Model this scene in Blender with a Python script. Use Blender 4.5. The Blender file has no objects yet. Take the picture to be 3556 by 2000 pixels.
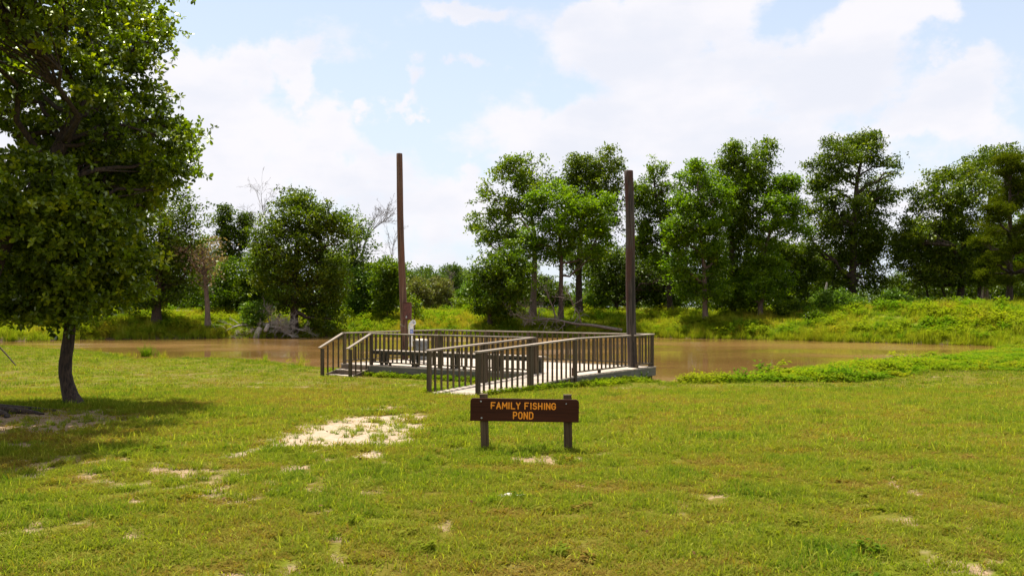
import bpy, math, random
import numpy as np
from mathutils import Vector, Matrix, Euler

scene = bpy.context.scene
COL = scene.collection
# ------------------------------------------------------------------ camera
F_PX, CX, HOR, CAMZ = 3000.0, 1778.0, 1066.0, 2.2
cam_d = bpy.data.cameras.new("camera")
cam_d.sensor_width = 36.0
cam_d.lens = F_PX / 3556.0 * 36.0
cam_d.clip_end = 6000.0
cam = bpy.data.objects.new("camera", cam_d)
COL.objects.link(cam)
cam.location = (0, 0, CAMZ)
cam.rotation_euler = (math.radians(90) + math.atan((HOR - 1000.0) / F_PX), 0, 0)
scene.camera = cam
scene.view_settings.view_transform = 'Standard'
scene.view_settings.look = 'None'
scene.view_settings.gamma = 1.0
scene.view_settings.use_curve_mapping = False
scene.view_settings.exposure = 0.93
scene.cycles.max_bounces = 8
scene.cycles.transparent_max_bounces = 8
scene.cycles.caustics_reflective = False
scene.cycles.caustics_refractive = False

SUN_EL, SUN_AZ = math.radians(70.5), math.radians(-30)   # azimuth from +Y towards +X
SUN_DIR = Vector((math.sin(SUN_AZ) * math.cos(SUN_EL), math.cos(SUN_AZ) * math.cos(SUN_EL), math.sin(SUN_EL)))


# ------------------------------------------------------------------ node helper
class NT:
    def __init__(self, tree):
        self.t = tree
        self.n = tree.nodes
        self.l = tree.links

    def put(self, kind, **kw):
        nd = self.n.new(kind)
        for k, v in kw.items():
            setattr(nd, k, v)
        return nd

    def setin(self, sock, v):
        if isinstance(v, bpy.types.NodeSocket):
            self.l.new(v, sock)
        else:
            sock.default_value = v

    def math(self, op, a, b=0.0, c=0.0, clamp=False):
        nd = self.n.new('ShaderNodeMath')
        nd.operation = op
        nd.use_clamp = clamp
        self.setin(nd.inputs[0], a)
        self.setin(nd.inputs[1], b)
        self.setin(nd.inputs[2], c)
        return nd.outputs[0]

    def mix(self, fac, a, b, mode='MIX'):
        nd = self.n.new('ShaderNodeMix')
        nd.data_type = 'RGBA'
        nd.blend_type = mode
        nd.clamp_factor = True
        self.setin(nd.inputs[0], fac)
        self.setin(nd.inputs[6], a if isinstance(a, bpy.types.NodeSocket) else (*a[:3], 1.0))
        self.setin(nd.inputs[7], b if isinstance(b, bpy.types.NodeSocket) else (*b[:3], 1.0))
        return nd.outputs[2]

    def noise(self, vec, scale, detail=4.0, rough=0.55, dist=0.0):
        nd = self.n.new('ShaderNodeTexNoise')
        if vec is not None:
            self.l.new(vec, nd.inputs['Vector'])
        nd.inputs['Scale'].default_value = scale
        nd.inputs['Detail'].default_value = detail
        nd.inputs['Roughness'].default_value = rough
        nd.inputs['Distortion'].default_value = dist
        return nd.outputs[0]

    def smooth(self, v, lo, hi, a=0.0, b=1.0):
        nd = self.n.new('ShaderNodeMapRange')
        nd.interpolation_type = 'SMOOTHSTEP'
        self.setin(nd.inputs['Value'], v)
        nd.inputs['From Min'].default_value = lo
        nd.inputs['From Max'].default_value = hi
        nd.inputs['To Min'].default_value = a
        nd.inputs['To Max'].default_value = b
        return nd.outputs[0]

    def mapping(self, vec, scale):
        nd = self.n.new('ShaderNodeMapping')
        self.l.new(vec, nd.inputs[0])
        nd.inputs['Scale'].default_value = scale
        return nd.outputs[0]


# ------------------------------------------------------------------ world
world = bpy.data.worlds.new("World")
scene.world = world
world.use_nodes = True
w = NT(world.node_tree)
w.n.clear()
wout = w.put('ShaderNodeOutputWorld')
bg = w.put('ShaderNodeBackground')
bg.inputs['Strength'].default_value = 0.1
w.l.new(bg.outputs[0], wout.inputs[0])
sky = w.put('ShaderNodeTexSky', sky_type='NISHITA')
sky.sun_disc = False
sky.sun_elevation = SUN_EL
sky.sun_rotation = SUN_AZ
sky.air_density = 1.0
sky.dust_density = 1.5
sky.ozone_density = 1.0
tc = w.put('ShaderNodeTexCoord')
sep = w.put('ShaderNodeSeparateXYZ')
w.l.new(tc.outputs['Generated'], sep.inputs[0])
dx, dy, dz = sep.outputs
az = w.math('ARCTAN2', dx, dy)
el = w.math('ARCSINE', dz)
az0, el0 = az, el


def warp(sc, amp, det):
    nd = w.put('ShaderNodeTexNoise')
    w.l.new(tc.outputs['Generated'], nd.inputs['Vector'])
    nd.inputs['Scale'].default_value = sc
    nd.inputs['Detail'].default_value = det
    nd.inputs['Roughness'].default_value = .6
    sp = w.put('ShaderNodeSeparateColor')
    w.l.new(nd.outputs['Color'], sp.inputs[0])
    return [w.math('MULTIPLY', w.math('SUBTRACT', sp.outputs[i], .5), amp) for i in (0, 1)]


wa, we = warp(7.0, .20, 6)
az = w.math('ADD', az, wa)
el = w.math('ADD', el, we)


def cloudfield():
    # each puff: azimuth, elevation and two radii (radians), weight
    P = [(700, 330, 260, 130, 1), (850, 270, 120, 90, 1), (1010, 290, 85, 85, 1), (1130, 440, 120, 100, 1), (1180, 560, 160, 130, 1),
         (800, 520, 420, 200, 1), (650, 700, 500, 180, 1), (300, 420, 420, 200, 1),
         (1428, 398, 55, 36, .9), (1425, 290, 48, 52, .75), (1285, 372, 50, 38, .8), (1610, 258, 44, 40, .75), (1690, 270, 60, 25, .5),
         (1600, 640, 90, 60, .9), (1300, 8, 120, 30, .8), (1560, 10, 110, 40, .8),
         (2100, 160, 210, 130, 1), (2350, 120, 330, 170, 1), (2500, 330, 520, 190, 1), (2850, 250, 330, 150, 1), (3050, 150, 250, 100, 1), (3250, 110, 130, 80, 1),
         (3350, 250, 190, 100, 1), (3250, 380, 250, 110, 1), (2050, 500, 330, 110, 1), (2600, 560, 600, 160, 1), (2350, 700, 900, 160, 1),
         (1000, 860, 1500, 90, .8), (3000, 760, 600, 130, .8)]
    tot = None
    for (px, py, rx, ry, wt) in P:
        a0 = math.atan((px - CX) / F_PX)
        e0 = math.atan((HOR - py) / F_PX * math.cos(a0))
        ra, re = rx / F_PX * math.cos(a0) ** 2, ry / F_PX * math.cos(a0)
        a = w.math('MULTIPLY', w.math('SUBTRACT', az, a0), 1 / ra)
        e = w.math('MULTIPLY', w.math('SUBTRACT', el, e0), 1 / re)
        r2 = w.math('ADD', w.math('MULTIPLY', a, a), w.math('MULTIPLY', e, e))
        g = w.math('MULTIPLY', w.math('POWER', 2.71828, w.math('MULTIPLY', r2, -0.7)), wt)
        tot = g if tot is None else w.math('SMOOTH_MAX', tot, g, 0.12)
    return tot


blobs = cloudfield()
n_big = w.noise(w.mapping(tc.outputs['Generated'], (1, 1, 2.0)), 2.1, 3, .5)
n_mid = w.noise(w.mapping(tc.outputs['Generated'], (1, 1, 1.5)), 9.0, 10, .6, .15)
outside = w.math('MAXIMUM', w.smooth(w.math('ABSOLUTE', az0), .58, .8), w.smooth(el0, .36, .6))
other = w.math('MULTIPLY', w.smooth(n_big, .38, .62), outside)
field = w.math('ADD', w.math('MAXIMUM', blobs, other), w.math('MULTIPLY', w.math('SUBTRACT', n_mid, .5), 2.3))
cmask = w.smooth(field, .20, .68)
soft = w.noise(w.mapping(tc.outputs['Generated'], (1, 1, 2.5)), 5.0, 5, .55)
cshade = w.smooth(w.math('ADD', soft, w.math('MULTIPLY', w.math('SUBTRACT', field, .8), .15)), .36, .66)
CL = 5.28
ccol = w.mix(cshade, (CL * .99, CL * .965, CL * 1.0), (CL * .865, CL * .88, CL * .96))
hz = w.smooth(el0, 0.0, .42, 1.0, 0.0)
veil = w.math('ADD', w.math('MULTIPLY', hz, .42), .46)
skyc = w.mix(veil, sky.outputs[0], (4.4, 4.8, 5.3))
w.l.new(w.mix(w.math('MULTIPLY', cmask, .93), skyc, ccol), bg.inputs['Color'])
try:
    world.cycles.sampling_method = 'MANUAL'
    world.cycles.sample_map_resolution = 512
except Exception:
    pass

# ------------------------------------------------------------------ sun
sun_d = bpy.data.lights.new("sun", 'SUN')
sun_d.energy = 5.0
sun_d.angle = math.radians(0.55)
sun_d.color = (1.0, .955, .88)
sun_o = bpy.data.objects.new("sun", sun_d)
COL.objects.link(sun_o)
sun_o.rotation_euler = (-SUN_DIR).to_track_quat('-Z', 'Y').to_euler()


# ------------------------------------------------------------------ utilities
def W(px, py, D, dD=0.0):
    """a place seen at photo position (px,py) at depth D"""
    return Vector(((px - CX) / F_PX * D, D + dD, CAMZ - (py - HOR) / F_PX * D))


def tag(o, label=None, cat=None, group=None, kind=None):
    if label: o['label'] = label
    if cat: o['category'] = cat
    if group: o['group'] = group
    if kind: o['kind'] = kind
    return o


def empty(name, loc, label, cat, group=None, rz=0.0):
    o = bpy.data.objects.new(name, None)
    COL.objects.link(o)
    o.location = loc
    o.rotation_euler = (0, 0, rz)
    o.empty_display_size = .3
    return tag(o, label, cat, group)


def link(name, me, mat, parent=None):
    o = bpy.data.objects.new(name, me)
    COL.objects.link(o)
    if mat is not None and not me.materials:
        me.materials.append(mat)
    if parent is not None:
        o.parent = parent
    return o


def np_mesh(name, V, loops, starts, totals, smooth=False, attrs=None):
    me = bpy.data.meshes.new(name)
    me.vertices.add(len(V))
    me.vertices.foreach_set('co', np.asarray(V, np.float32).ravel())
    me.loops.add(len(loops))
    me.loops.foreach_set('vertex_index', np.asarray(loops, np.int32))
    me.polygons.add(len(starts))
    me.polygons.foreach_set('loop_start', np.asarray(starts, np.int32))
    if smooth:
        me.polygons.foreach_set('use_smooth', np.ones(len(starts), bool))
    if attrs:
        for k, v in attrs.items():
            a = me.attributes.new(k, 'FLOAT', 'POINT')
            a.data.foreach_set('value', np.asarray(v, np.float32))
    me.update(calc_edges=True)
    me.validate()
    return me


def mesh_fixed(name, V, faces, smooth=False, attrs=None):
    """faces: (n,k) int array"""
    faces = np.asarray(faces, np.int32)
    n, k = faces.shape
    return np_mesh(name, V, faces.ravel(), np.arange(n) * k, np.full(n, k), smooth, attrs)


# numpy value noise
def _hash(ix, iy, seed):
    h = (ix.astype(np.int64) * 374761393 + iy.astype(np.int64) * 668265263 + seed * 1442695041) & 0x7fffffff
    h = ((h ^ (h >> 13)) * 1274126177) & 0x7fffffff
    return ((h ^ (h >> 16)) & 0xffff) / 65535.0


def vnoise(x, y, seed=0):
    ix, iy = np.floor(x), np.floor(y)
    fx, fy = x - ix, y - iy
    fx, fy = fx * fx * (3 - 2 * fx), fy * fy * (3 - 2 * fy)
    a, b = _hash(ix, iy, seed), _hash(ix + 1, iy, seed)
    c, d = _hash(ix, iy + 1, seed), _hash(ix + 1, iy + 1, seed)
    return (a * (1 - fx) + b * fx) * (1 - fy) + (c * (1 - fx) + d * fx) * fy


def fbm(x, y, seed=0, octv=4):
    s, amp, t = 0, 1.0, 0
    for k in range(octv):
        s = s + vnoise(x * 2 ** k, y * 2 ** k, seed + k * 17) * amp
        t += amp
        amp *= .5
    return s / t


def sstep(x, a, b):
    t = np.clip((x - a) / (b - a), 0, 1)
    return t * t * (3 - 2 * t)


# ------------------------------------------------------------------ materials
def new_mat(name):
    m = bpy.data.materials.new(name)
    m.use_nodes = True
    t = NT(m.node_tree)
    t.n.clear()
    out = t.put('ShaderNodeOutputMaterial')
    return m, t, out


def wood_mat(name, c1, c2, c3, rough=.85, grain=1.0):
    m, t, out = new_mat(name)
    b = t.put('ShaderNodeBsdfPrincipled')
    co = t.put('ShaderNodeTexCoord').outputs['Object']
    info = t.put('ShaderNodeObjectInfo')
    add = t.put('ShaderNodeVectorMath', operation='ADD')
    t.l.new(co, add.inputs[0])
    cmb = t.put('ShaderNodeCombineXYZ')
    t.l.new(t.math('MULTIPLY', info.outputs['Random'], 37.0), cmb.inputs[0])
    t.l.new(t.math('MULTIPLY', info.outputs['Random'], 11.0), cmb.inputs[1])
    t.l.new(cmb.outputs[0], add.inputs[1])
    v = add.outputs[0]
    g = t.noise(t.mapping(v, (1.6, 45 * grain, 45 * grain)), 1.0, 5, .65, .4)
    st = t.noise(t.mapping(v, (1.5, 5, 5)), 1.3, 4, .6)
    c = t.mix(t.smooth(g, .3, .72), c1, c2)
    c = t.mix(t.smooth(st, .52, .78), c, c3)
    val = t.math('ADD', t.math('MULTIPLY', info.outputs['Random'], .45), .78)
    vm = t.put('ShaderNodeVectorMath', operation='SCALE')
    t.l.new(c, vm.inputs[0])
    t.l.new(val, vm.inputs['Scale'])
    t.l.new(vm.outputs[0], b.inputs['Base Color'])
    b.inputs['Roughness'].default_value = rough
    b.inputs['Specular IOR Level'].default_value = .2
    bp = t.put('ShaderNodeBump')
    bp.inputs['Strength'].default_value = .5
    bp.inputs['Distance'].default_value = .006
    t.l.new(g, bp.inputs['Height'])
    t.l.new(bp.outputs[0], b.inputs['Normal'])
    t.l.new(b.outputs[0], out.inputs[0])
    return m


def plain_mat(name, col, rough=.5, metal=0.0, vary=.12, scale=6.0, bump=0.0):
    m, t, out = new_mat(name)
    b = t.put('ShaderNodeBsdfPrincipled')
    co = t.put('ShaderNodeTexCoord').outputs['Object']
    n = t.noise(co, scale, 6, .6)
    lo = tuple(c * (1 - vary * 2) for c in col)
    hi = tuple(min(1, c * (1 + vary)) for c in col)
    t.l.new(t.mix(t.smooth(n, .3, .7), lo, hi), b.inputs['Base Color'])
    b.inputs['Roughness'].default_value = rough
    b.inputs['Metallic'].default_value = metal
    if bump:
        bp = t.put('ShaderNodeBump')
        bp.inputs['Strength'].default_value = .6
        bp.inputs['Distance'].default_value = bump
        t.l.new(n, bp.inputs['Height'])
        t.l.new(bp.outputs[0], b.inputs['Normal'])
    t.l.new(b.outputs[0], out.inputs[0])
    return m


def bark_mat(name, c1, c2):
    m, t, out = new_mat(name)
    b = t.put('ShaderNodeBsdfPrincipled')
    co = t.put('ShaderNodeTexCoord').outputs['Object']
    n = t.noise(t.mapping(co, (1, 1, .22)), 26.0, 6, .7, .5)
    n2 = t.noise(co, 2.0, 4, .6)
    c = t.mix(t.smooth(n, .35, .65), c1, c2)
    c = t.mix(t.smooth(n2, .55, .75), c, tuple(x * .7 + .03 for x in c2))
    t.l.new(c, b.inputs['Base Color'])
    b.inputs['Roughness'].default_value = .95
    bp = t.put('ShaderNodeBump')
    bp.inputs['Strength'].default_value = 1.0
    bp.inputs['Distance'].default_value = .03
    t.l.new(n, bp.inputs['Height'])
    t.l.new(bp.outputs[0], b.inputs['Normal'])
    t.l.new(b.outputs[0], out.inputs[0])
    return m


def leaf_mat(name, dark, mid, light, trans=.35, instancer=False, gloss=.12, rough=.45, base=None):
    """tint attribute 0..1 runs dark -> mid -> light leaf colours"""
    m, t, out = new_mat(name)
    at = t.put('ShaderNodeAttribute', attribute_name='tint')
    if instancer:
        at.attribute_type = 'INSTANCER'
    f = at.outputs['Fac']
    c = t.mix(t.smooth(f, 0, .5), dark, mid)
    c = t.mix(t.smooth(f, .5, 1.0), c, light)
    if instancer:
        la = t.put('ShaderNodeAttribute', attribute_name='blade')
        c = t.mix(la.outputs['Fac'], c, (.37, .37, .06))
    d = t.put('ShaderNodeBsdfDiffuse')
    tr = t.put('ShaderNodeBsdfTranslucent')
    gl = t.put('ShaderNodeBsdfGlossy')
    gl.inputs['Roughness'].default_value = rough
    gl.inputs['Color'].default_value = (.75, .8, .6, 1)
    t.l.new(c, d.inputs['Color'])
    tc_ = t.mix(1.0, c, (1.4, 1.5, .35), 'MULTIPLY')
    t.l.new(tc_, tr.inputs['Color'])
    m1 = t.put('ShaderNodeMixShader')
    m1.inputs[0].default_value = trans
    t.l.new(d.outputs[0], m1.inputs[1])
    t.l.new(tr.outputs[0], m1.inputs[2])
    m2 = t.put('ShaderNodeMixShader')
    fr = t.put('ShaderNodeFresnel')
    fr.inputs['IOR'].default_value = 1.4
    t.l.new(t.math('MULTIPLY', fr.outputs[0], gloss * 1.6), m2.inputs[0])
    t.l.new(m1.outputs[0], m2.inputs[1])
    t.l.new(gl.outputs[0], m2.inputs[2])
    t.l.new(m2.outputs[0], out.inputs[0])
    return m


M = {}
M['post'] = wood_mat('weathered_shaded_post_wood', (.052, .038, .022), (.125, .092, .056), (.08, .072, .042))  # weathered wood, its colour darkened for the shade on upright faces
M['baluster'] = wood_mat('weathered_shaded_baluster_wood', (.050, .036, .021), (.13, .096, .058), (.09, .076, .046))  # shaded copy of the deck wood, shade put into the colour
M['cap'] = wood_mat('sunlit_toned_rail_wood', (.20, .155, .115), (.40, .335, .265), (.28, .235, .18))  # same wood, lightened in colour for sunlight on the rail tops
M['deckboard'] = wood_mat('sunlit_toned_deck_wood', (.30, .24, .18), (.52, .44, .35), (.42, .345, .27))  # sunlit copy of the railing wood, sunlight painted into the tone
M['fascia'] = wood_mat('grey_fascia_wood', (.10, .092, .072), (.17, .16, .13), (.12, .125, .095))
M['riser'] = wood_mat('brown_riser_wood', (.10, .075, .055), (.18, .14, .105), (.14, .11, .08))
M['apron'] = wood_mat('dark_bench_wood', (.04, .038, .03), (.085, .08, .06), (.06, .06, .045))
M['redwood'] = wood_mat('red_stained_wood', (.06, .02, .012), (.13, .05, .03), (.08, .03, .02))
M['signpost'] = wood_mat('sign_post_wood', (.042, .027, .014), (.115, .076, .040), (.075, .052, .028))
M['signboard'] = wood_mat('brown_painted_board', (.030, .0085, .0028), (.050, .0140, .0045), (.038, .0108, .0036), .8, 1.5)
M['orange'] = plain_mat('orange_letter_paint', (.95, .31, .005), .55, vary=.08, scale=40)
M['steel'] = plain_mat('galvanised_steel', (.42, .42, .40), .45, .6)
M['can'] = plain_mat('dull_zinc_sheet', (.16, .17, .17), .5, .35, .2, 5)
M['canlid'] = plain_mat('sandy_lid', (.55, .45, .33), .9, 0, .15, 9)
M['pvc'] = plain_mat('white_pvc', (.72, .70, .66), .35, 0, .05)
M['pvcold'] = plain_mat('yellowed_pvc', (.50, .42, .26), .5, 0, .08)
M['dark'] = plain_mat('dark_opening', (.02, .02, .02), .9)
M['blue'] = plain_mat('blue_print', (.03, .09, .42), .5, 0, .05)
M['paper'] = plain_mat('white_sticker', (.75, .76, .78), .5, 0, .02)
M['rust'] = plain_mat('rust_brown_metal', (.115, .038, .026), .75, 0, .25, 12, .002)
M['wire'] = plain_mat('thin_wire', (.12, .11, .07), .6, .3)
M['bark'] = bark_mat('dark_oak_bark', (.014, .009, .006), (.075, .046, .028))
M['bark2'] = bark_mat('brown_bark', (.035, .022, .014), (.12, .08, .055))
M['bark3'] = bark_mat('reddish_grey_bark', (.09, .055, .04), (.20, .14, .105))
M['deadwood'] = bark_mat('grey_dead_wood', (.20, .165, .13), (.46, .40, .33))
M['deadwood2'] = bark_mat('grey_brown_dead_wood', (.09, .07, .055), (.22, .18, .15))
M['leaf_oak'] = leaf_mat('oak_leaf', (.045, .070, .003), (.145, .200, .005), (.36, .38, .012), .45, gloss=.12, rough=.45)
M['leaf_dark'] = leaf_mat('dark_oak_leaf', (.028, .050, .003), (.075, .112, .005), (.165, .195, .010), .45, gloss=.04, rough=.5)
M['leaf_mid'] = leaf_mat('green_leaf', (.035, .068, .004), (.098, .148, .006), (.19, .235, .014), .50, gloss=.03, rough=.5)
M['leaf_bright'] = leaf_mat('bright_leaf', (.055, .110, .002), (.125, .200, .003), (.20, .27, .006), .58, gloss=.04, rough=.6)
M['leaf_cedar'] = leaf_mat('cedar_leaf', (.025, .040, .003), (.065, .085, .005), (.14, .15, .008), .30, gloss=.0)
M['leaf_vine'] = leaf_mat('vine_leaf', (.05, .10, .012), (.10, .17, .02), (.20, .26, .03), .45, gloss=.02)
M['leaf_pale'] = leaf_mat('pale_olive_leaf', (.12, .105, .045), (.15, .165, .045), (.22, .24, .075), .4, gloss=.02)
M['leaf_tan'] = leaf_mat('dead_tan_leaf', (.17, .11, .07), (.30, .21, .15), (.42, .31, .23), .3, gloss=.03)
M['leaf_far'] = leaf_mat('far_leaf', (.050, .085, .020), (.085, .125, .028), (.12, .16, .038), .35, gloss=.01)  # paler, bluer leaf tones stand in for distance haze
M['grass'] = leaf_mat('lawn_grass_blade', (.19, .115, .026), (.138, .165, .012), (.062, .125, .008), .45, True, .0, .55)
M['weed'] = leaf_mat('weed_leaf', (.28, .20, .025), (.180, .215, .009), (.070, .160, .005), .48, True, .0, .6)
M['flower'] = plain_mat('orange_petal', (.75, .22, .02), .7)


# ------------------------------------------------------------------ terrain
def onwater(px, py):
    D = 2.45 * F_PX / (py - HOR)
    return ((px - CX) / F_PX * D, D)


far_px = [(-160, 1188), (0, 1185), (150, 1183), (300, 1179), (600, 1175), (830, 1174), (1100, 1170), (1300, 1170), (1500, 1170), (1800, 1171), (2050, 1171),
          (2300, 1172), (2450, 1176), (2600, 1178), (2750, 1181), (2900, 1186), (3100, 1190), (3300, 1196), (3460, 1201), (3490, 1203)]
near_px = [(3475, 1214), (3410, 1224), (3300, 1240), (3200, 1252), (3100, 1262), (2950, 1276), (2830, 1284), (2750, 1302), (2640, 1324), (2500, 1337), (2400, 1341), (2290, 1336)]
near_px2 = [(1100, 1279), (1050, 1270), (1000, 1262), (850, 1247), (700, 1250), (600, 1252), (480, 1251), (430, 1238), (380, 1225), (300, 1219), (200, 1216),
            (100, 1207), (0, 1201), (-160, 1194)]
POND = np.array([onwater(*p) for p in far_px + near_px] + [(3.2, 28.3), (1.0, 29.2), (-1.5, 31.0), (-4.0, 32.6), (-6.2, 33.4)] + [onwater(*p) for p in near_px2])


def pond_sdf(x, y):
    x, y = np.asarray(x, float), np.asarray(y, float)
    d2 = np.full(x.shape, 1e18)
    ins = np.zeros(x.shape, bool)
    n = len(POND)
    for i in range(n):
        ax, ay = POND[i]
        bx, by = POND[(i + 1) % n]
        ex, ey = bx - ax, by - ay
        t = np.clip(((x - ax) * ex + (y - ay) * ey) / (ex * ex + ey * ey), 0, 1)
        d2 = np.minimum(d2, (x - ax - t * ex) ** 2 + (y - ay - t * ey) ** 2)
        c = ((ay > y) != (by > y))
        with np.errstate(divide='ignore', invalid='ignore'):
            xi = ax + (y - ay) * ex / (ey if ey != 0 else 1e-9)
        ins ^= c & (x < xi)
    d = np.sqrt(d2)
    return np.where(ins, -d, d)


def ground(x, y, s=None):
    x, y = np.asarray(x, float), np.asarray(y, float)
    if s is None:
        s = pond_sdf(x, y)
    s = s + (fbm(x * .9, y * .9, 5, 3) - .5) * 0.9
    ym = np.interp(x, [-40, -20, -10, 20, 28, 34], [60, 58, 50, 48, 52, 53.5])
    far = sstep(y, ym - 2, ym + 3)
    g = np.interp(y, [-50, 6, 10, 15, 20, 25, 30, 60], [.60, .57, .53, .36, .15, .03, -.03, -.06])
    near_h = -.25 + (g + .25) * sstep(s, -.2, 2.6) + .02 * (fbm(x * .7, y * .7, 3) - .5)
    r = sstep(x, 22, 30)
    fl = np.interp(s, [-.5, 0, .5, 4, 9, 20, 60, 400], [-.4, -.25, .02, .85, 1.35, 1.5, 1.5, 1.6])
    fr = np.interp(s, [-.5, 0, .5, 4, 9, 20, 60, 400], [-.4, -.25, .05, 1.05, 1.95, 2.15, 2.1, 1.8])
    far_h = fl * (1 - r) + fr * r + .22 * (fbm(x * .35, y * .35, 9) - .5) * sstep(s, .3, 4)
    h = near_h * (1 - far) + far_h * far
    # cut bank below the dark tree on the far left
    return np.where(s < 0, -.25 - .8 * sstep(-s, 0, 3.0), h)


def gz(x, y):
    return float(ground(np.array([x]), np.array([y]))[0])


def ong(px, py):
    """ground point under photo position, near lawn"""
    D = 12.0
    for _ in range(30):
        z = float(np.interp(D, [6, 10, 15, 20, 25, 30, 60], [.57, .53, .36, .15, .03, -.03, -.06]))
        D = (CAMZ - z) * F_PX / (py - HOR)
    return (px - CX) / F_PX * D, D, CAMZ - z


PATCH = []
for (px, py, rx, ry, st, kind) in [
    (1280, 1485, 230, 38, 1.08, 1), (1140, 1520, 320, 60, .72, 1), (1330, 1450, 200, 20, .7, 1), (1000, 1550, 360, 40, .55, 1), (1340, 1420, 190, 16, .62, 1), (1480, 1400, 110, 12, .55, 1),
    (1300, 1570, 70, 22, .75, 1), (800, 1570, 90, 14, .55, 1), (1200, 1545, 120, 22, .7, 1),
    (60, 1465, 360, 40, 1.3, 0), (300, 1425, 130, 12, .8, 0), (40, 1545, 150, 14, .85, 0), (270, 1556, 50, 8, .7, 0),
    (200, 1605, 260, 22, .38, 0), (130, 1650, 90, 16, .48, 1), (20, 1635, 60, 20, .40, 0), (420, 1600, 90, 12, .42, 1), (700, 1640, 500, 60, .34, 0),
    (1585, 1560, 85, 12, .85, 0), (1880, 1594, 75, 10, .62, 0), (2010, 1588, 70, 8, .6, 0), (1771, 1722, 34, 7, 1.5, 2),
    (600, 1720, 800, 160, .22, 0), (1030, 1650, 200, 40, .38, 0), (560, 1745, 90, 12, .5, 0), (1200, 1860, 90, 26, .45, 0), (870, 1995, 110, 20, .6, 0), (1080, 1700, 60, 12, .45, 0),
    (3200, 1810, 110, 22, .5, 0), (3290, 1960, 230, 40, .42, 0), (3160, 1710, 40, 16, .6, 0), (2500, 1594, 40, 6, .6, 0), (3330, 1825, 60, 16, .45, 0)]:
    X, D, hh = ong(px, py)
    PATCH.append((X, D, rx / F_PX * D, ry * D * D / (F_PX * hh), st, kind))


def bare(x, y, coarse=False):
    b = np.zeros(np.shape(x))
    sand = np.zeros(np.shape(x))
    for (X, D, rx, ry, st, kind) in PATCH:
        g = st * np.exp(-((x - X) / rx) ** 2 - ((y - D) / ry) ** 2)
        b = np.maximum(b, g)
        if kind:
            sand = np.maximum(sand, g)
    n = fbm(x * 6.5, y * 5.0, 21, 4) * .6 + fbm(x * 2.2, y * 2.0, 25, 3) * .4
    n2 = fbm(x * .8, y * .8, 41, 3)
    b = b * (.85 + .6 * n2) + (n - .5) * 1.7 + (n2 - .5) * .35 + .05 * sstep(-x, -3, 1)
    return b, np.clip(sand * 1.6, 0, 1)


def build_terrain():
    ys = np.concatenate([np.arange(-30, 3, 3.0), np.arange(3, 16, .075), np.arange(16, 32, .14), np.arange(32, 56, .3), np.arange(56, 90, .35), np.arange(90, 150, 2.5),
                         np.geomspace(150, 4000, 26)])
    core = np.arange(-1, 1.0001, .0052)
    XX, YY = [], []
    wid = np.maximum(3.0 + .68 * np.clip(ys, 0, None), 3.0)
    us = np.concatenate([-np.geomspace(30, 1.06, 14), core, np.geomspace(1.06, 30, 14)])
    X = us[None, :] * wid[:, None]
    Y = np.repeat(ys[:, None], len(us), 1)
    x, y = X.ravel(), Y.ravel()
    s = pond_sdf(x, y)
    z = ground(x, y, s)
    b, sand = bare(x, y)
    bm_ = sstep(b, .28, .5)
    farfade = sstep(y, 24, 36)
    bm_ = bm_ * (1 - farfade)
    z = z - bm_ * .012 + (fbm(x * 9, y * 9, 77, 3) - .5) * .018 * (1 - farfade)
    ny, nx = X.shape
    i = np.arange(ny - 1)[:, None] * nx + np.arange(nx - 1)[None, :]
    f = np.stack([i, i + 1, i + nx + 1, i + nx], -1).reshape(-1, 4)
    wet = sstep(-s, -1.0, 0.2)
    me = mesh_fixed('ground', np.stack([x, y, z], 1), f, True, {'bare': bm_, 'sand': sand, 'wet': wet, 'far': sstep(y, 50, 60)})
    m, t, out = new_mat('lawn_and_sandy_soil')
    bs = t.put('ShaderNodeBsdfPrincipled')
    co = t.put('ShaderNodeTexCoord').outputs['Object']
    A = lambda nme: t.put('ShaderNodeAttribute', attribute_name=nme).outputs['Fac']
    n1 = t.noise(co, 14, 8, .7)
    n2 = t.noise(co, 60, 6, .7)
    n3 = t.noise(co, .55, 4, .6)
    soil = t.mix(t.smooth(n1, .3, .7), (.21, .135, .075), (.32, .225, .14))
    sandc = t.mix(t.smooth(n1, .3, .7), (.29, .215, .14), (.40, .315, .22))
    dirt = t.mix(A('sand'), soil, sandc)
    dirt = t.mix(t.smooth(n2, .6, .8), dirt, (.16, .105, .06))
    thatch = t.mix(t.smooth(n2, .3, .7), (.060, .050, .005), (.15, .125, .014))
    thatch = t.mix(t.smooth(n3, .45, .7), thatch, (.105, .125, .004))
    farc = t.mix(t.smooth(n1, .35, .65), (.08, .105, .008), (.16, .165, .016))
    thatch = t.mix(A('far'), thatch, farc)
    c = t.mix(A('bare'), thatch, dirt)
    c = t.mix(A('wet'), c, (.075, .05, .028))
    t.l.new(c, bs.inputs['Base Color'])
    bs.inputs['Roughness'].default_value = 1.0
    bs.inputs['Specular IOR Level'].default_value = .1
    bp = t.put('ShaderNodeBump')
    bp.inputs['Strength'].default_value = .8
    bp.inputs['Distance'].default_value = .02
    t.l.new(n1, bp.inputs['Height'])
    t.l.new(bp.outputs[0], bs.inputs['Normal'])
    t.l.new(bs.outputs[0], out.inputs[0])
    tag(link('ground', me, m), kind='structure')


build_terrain()


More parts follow.
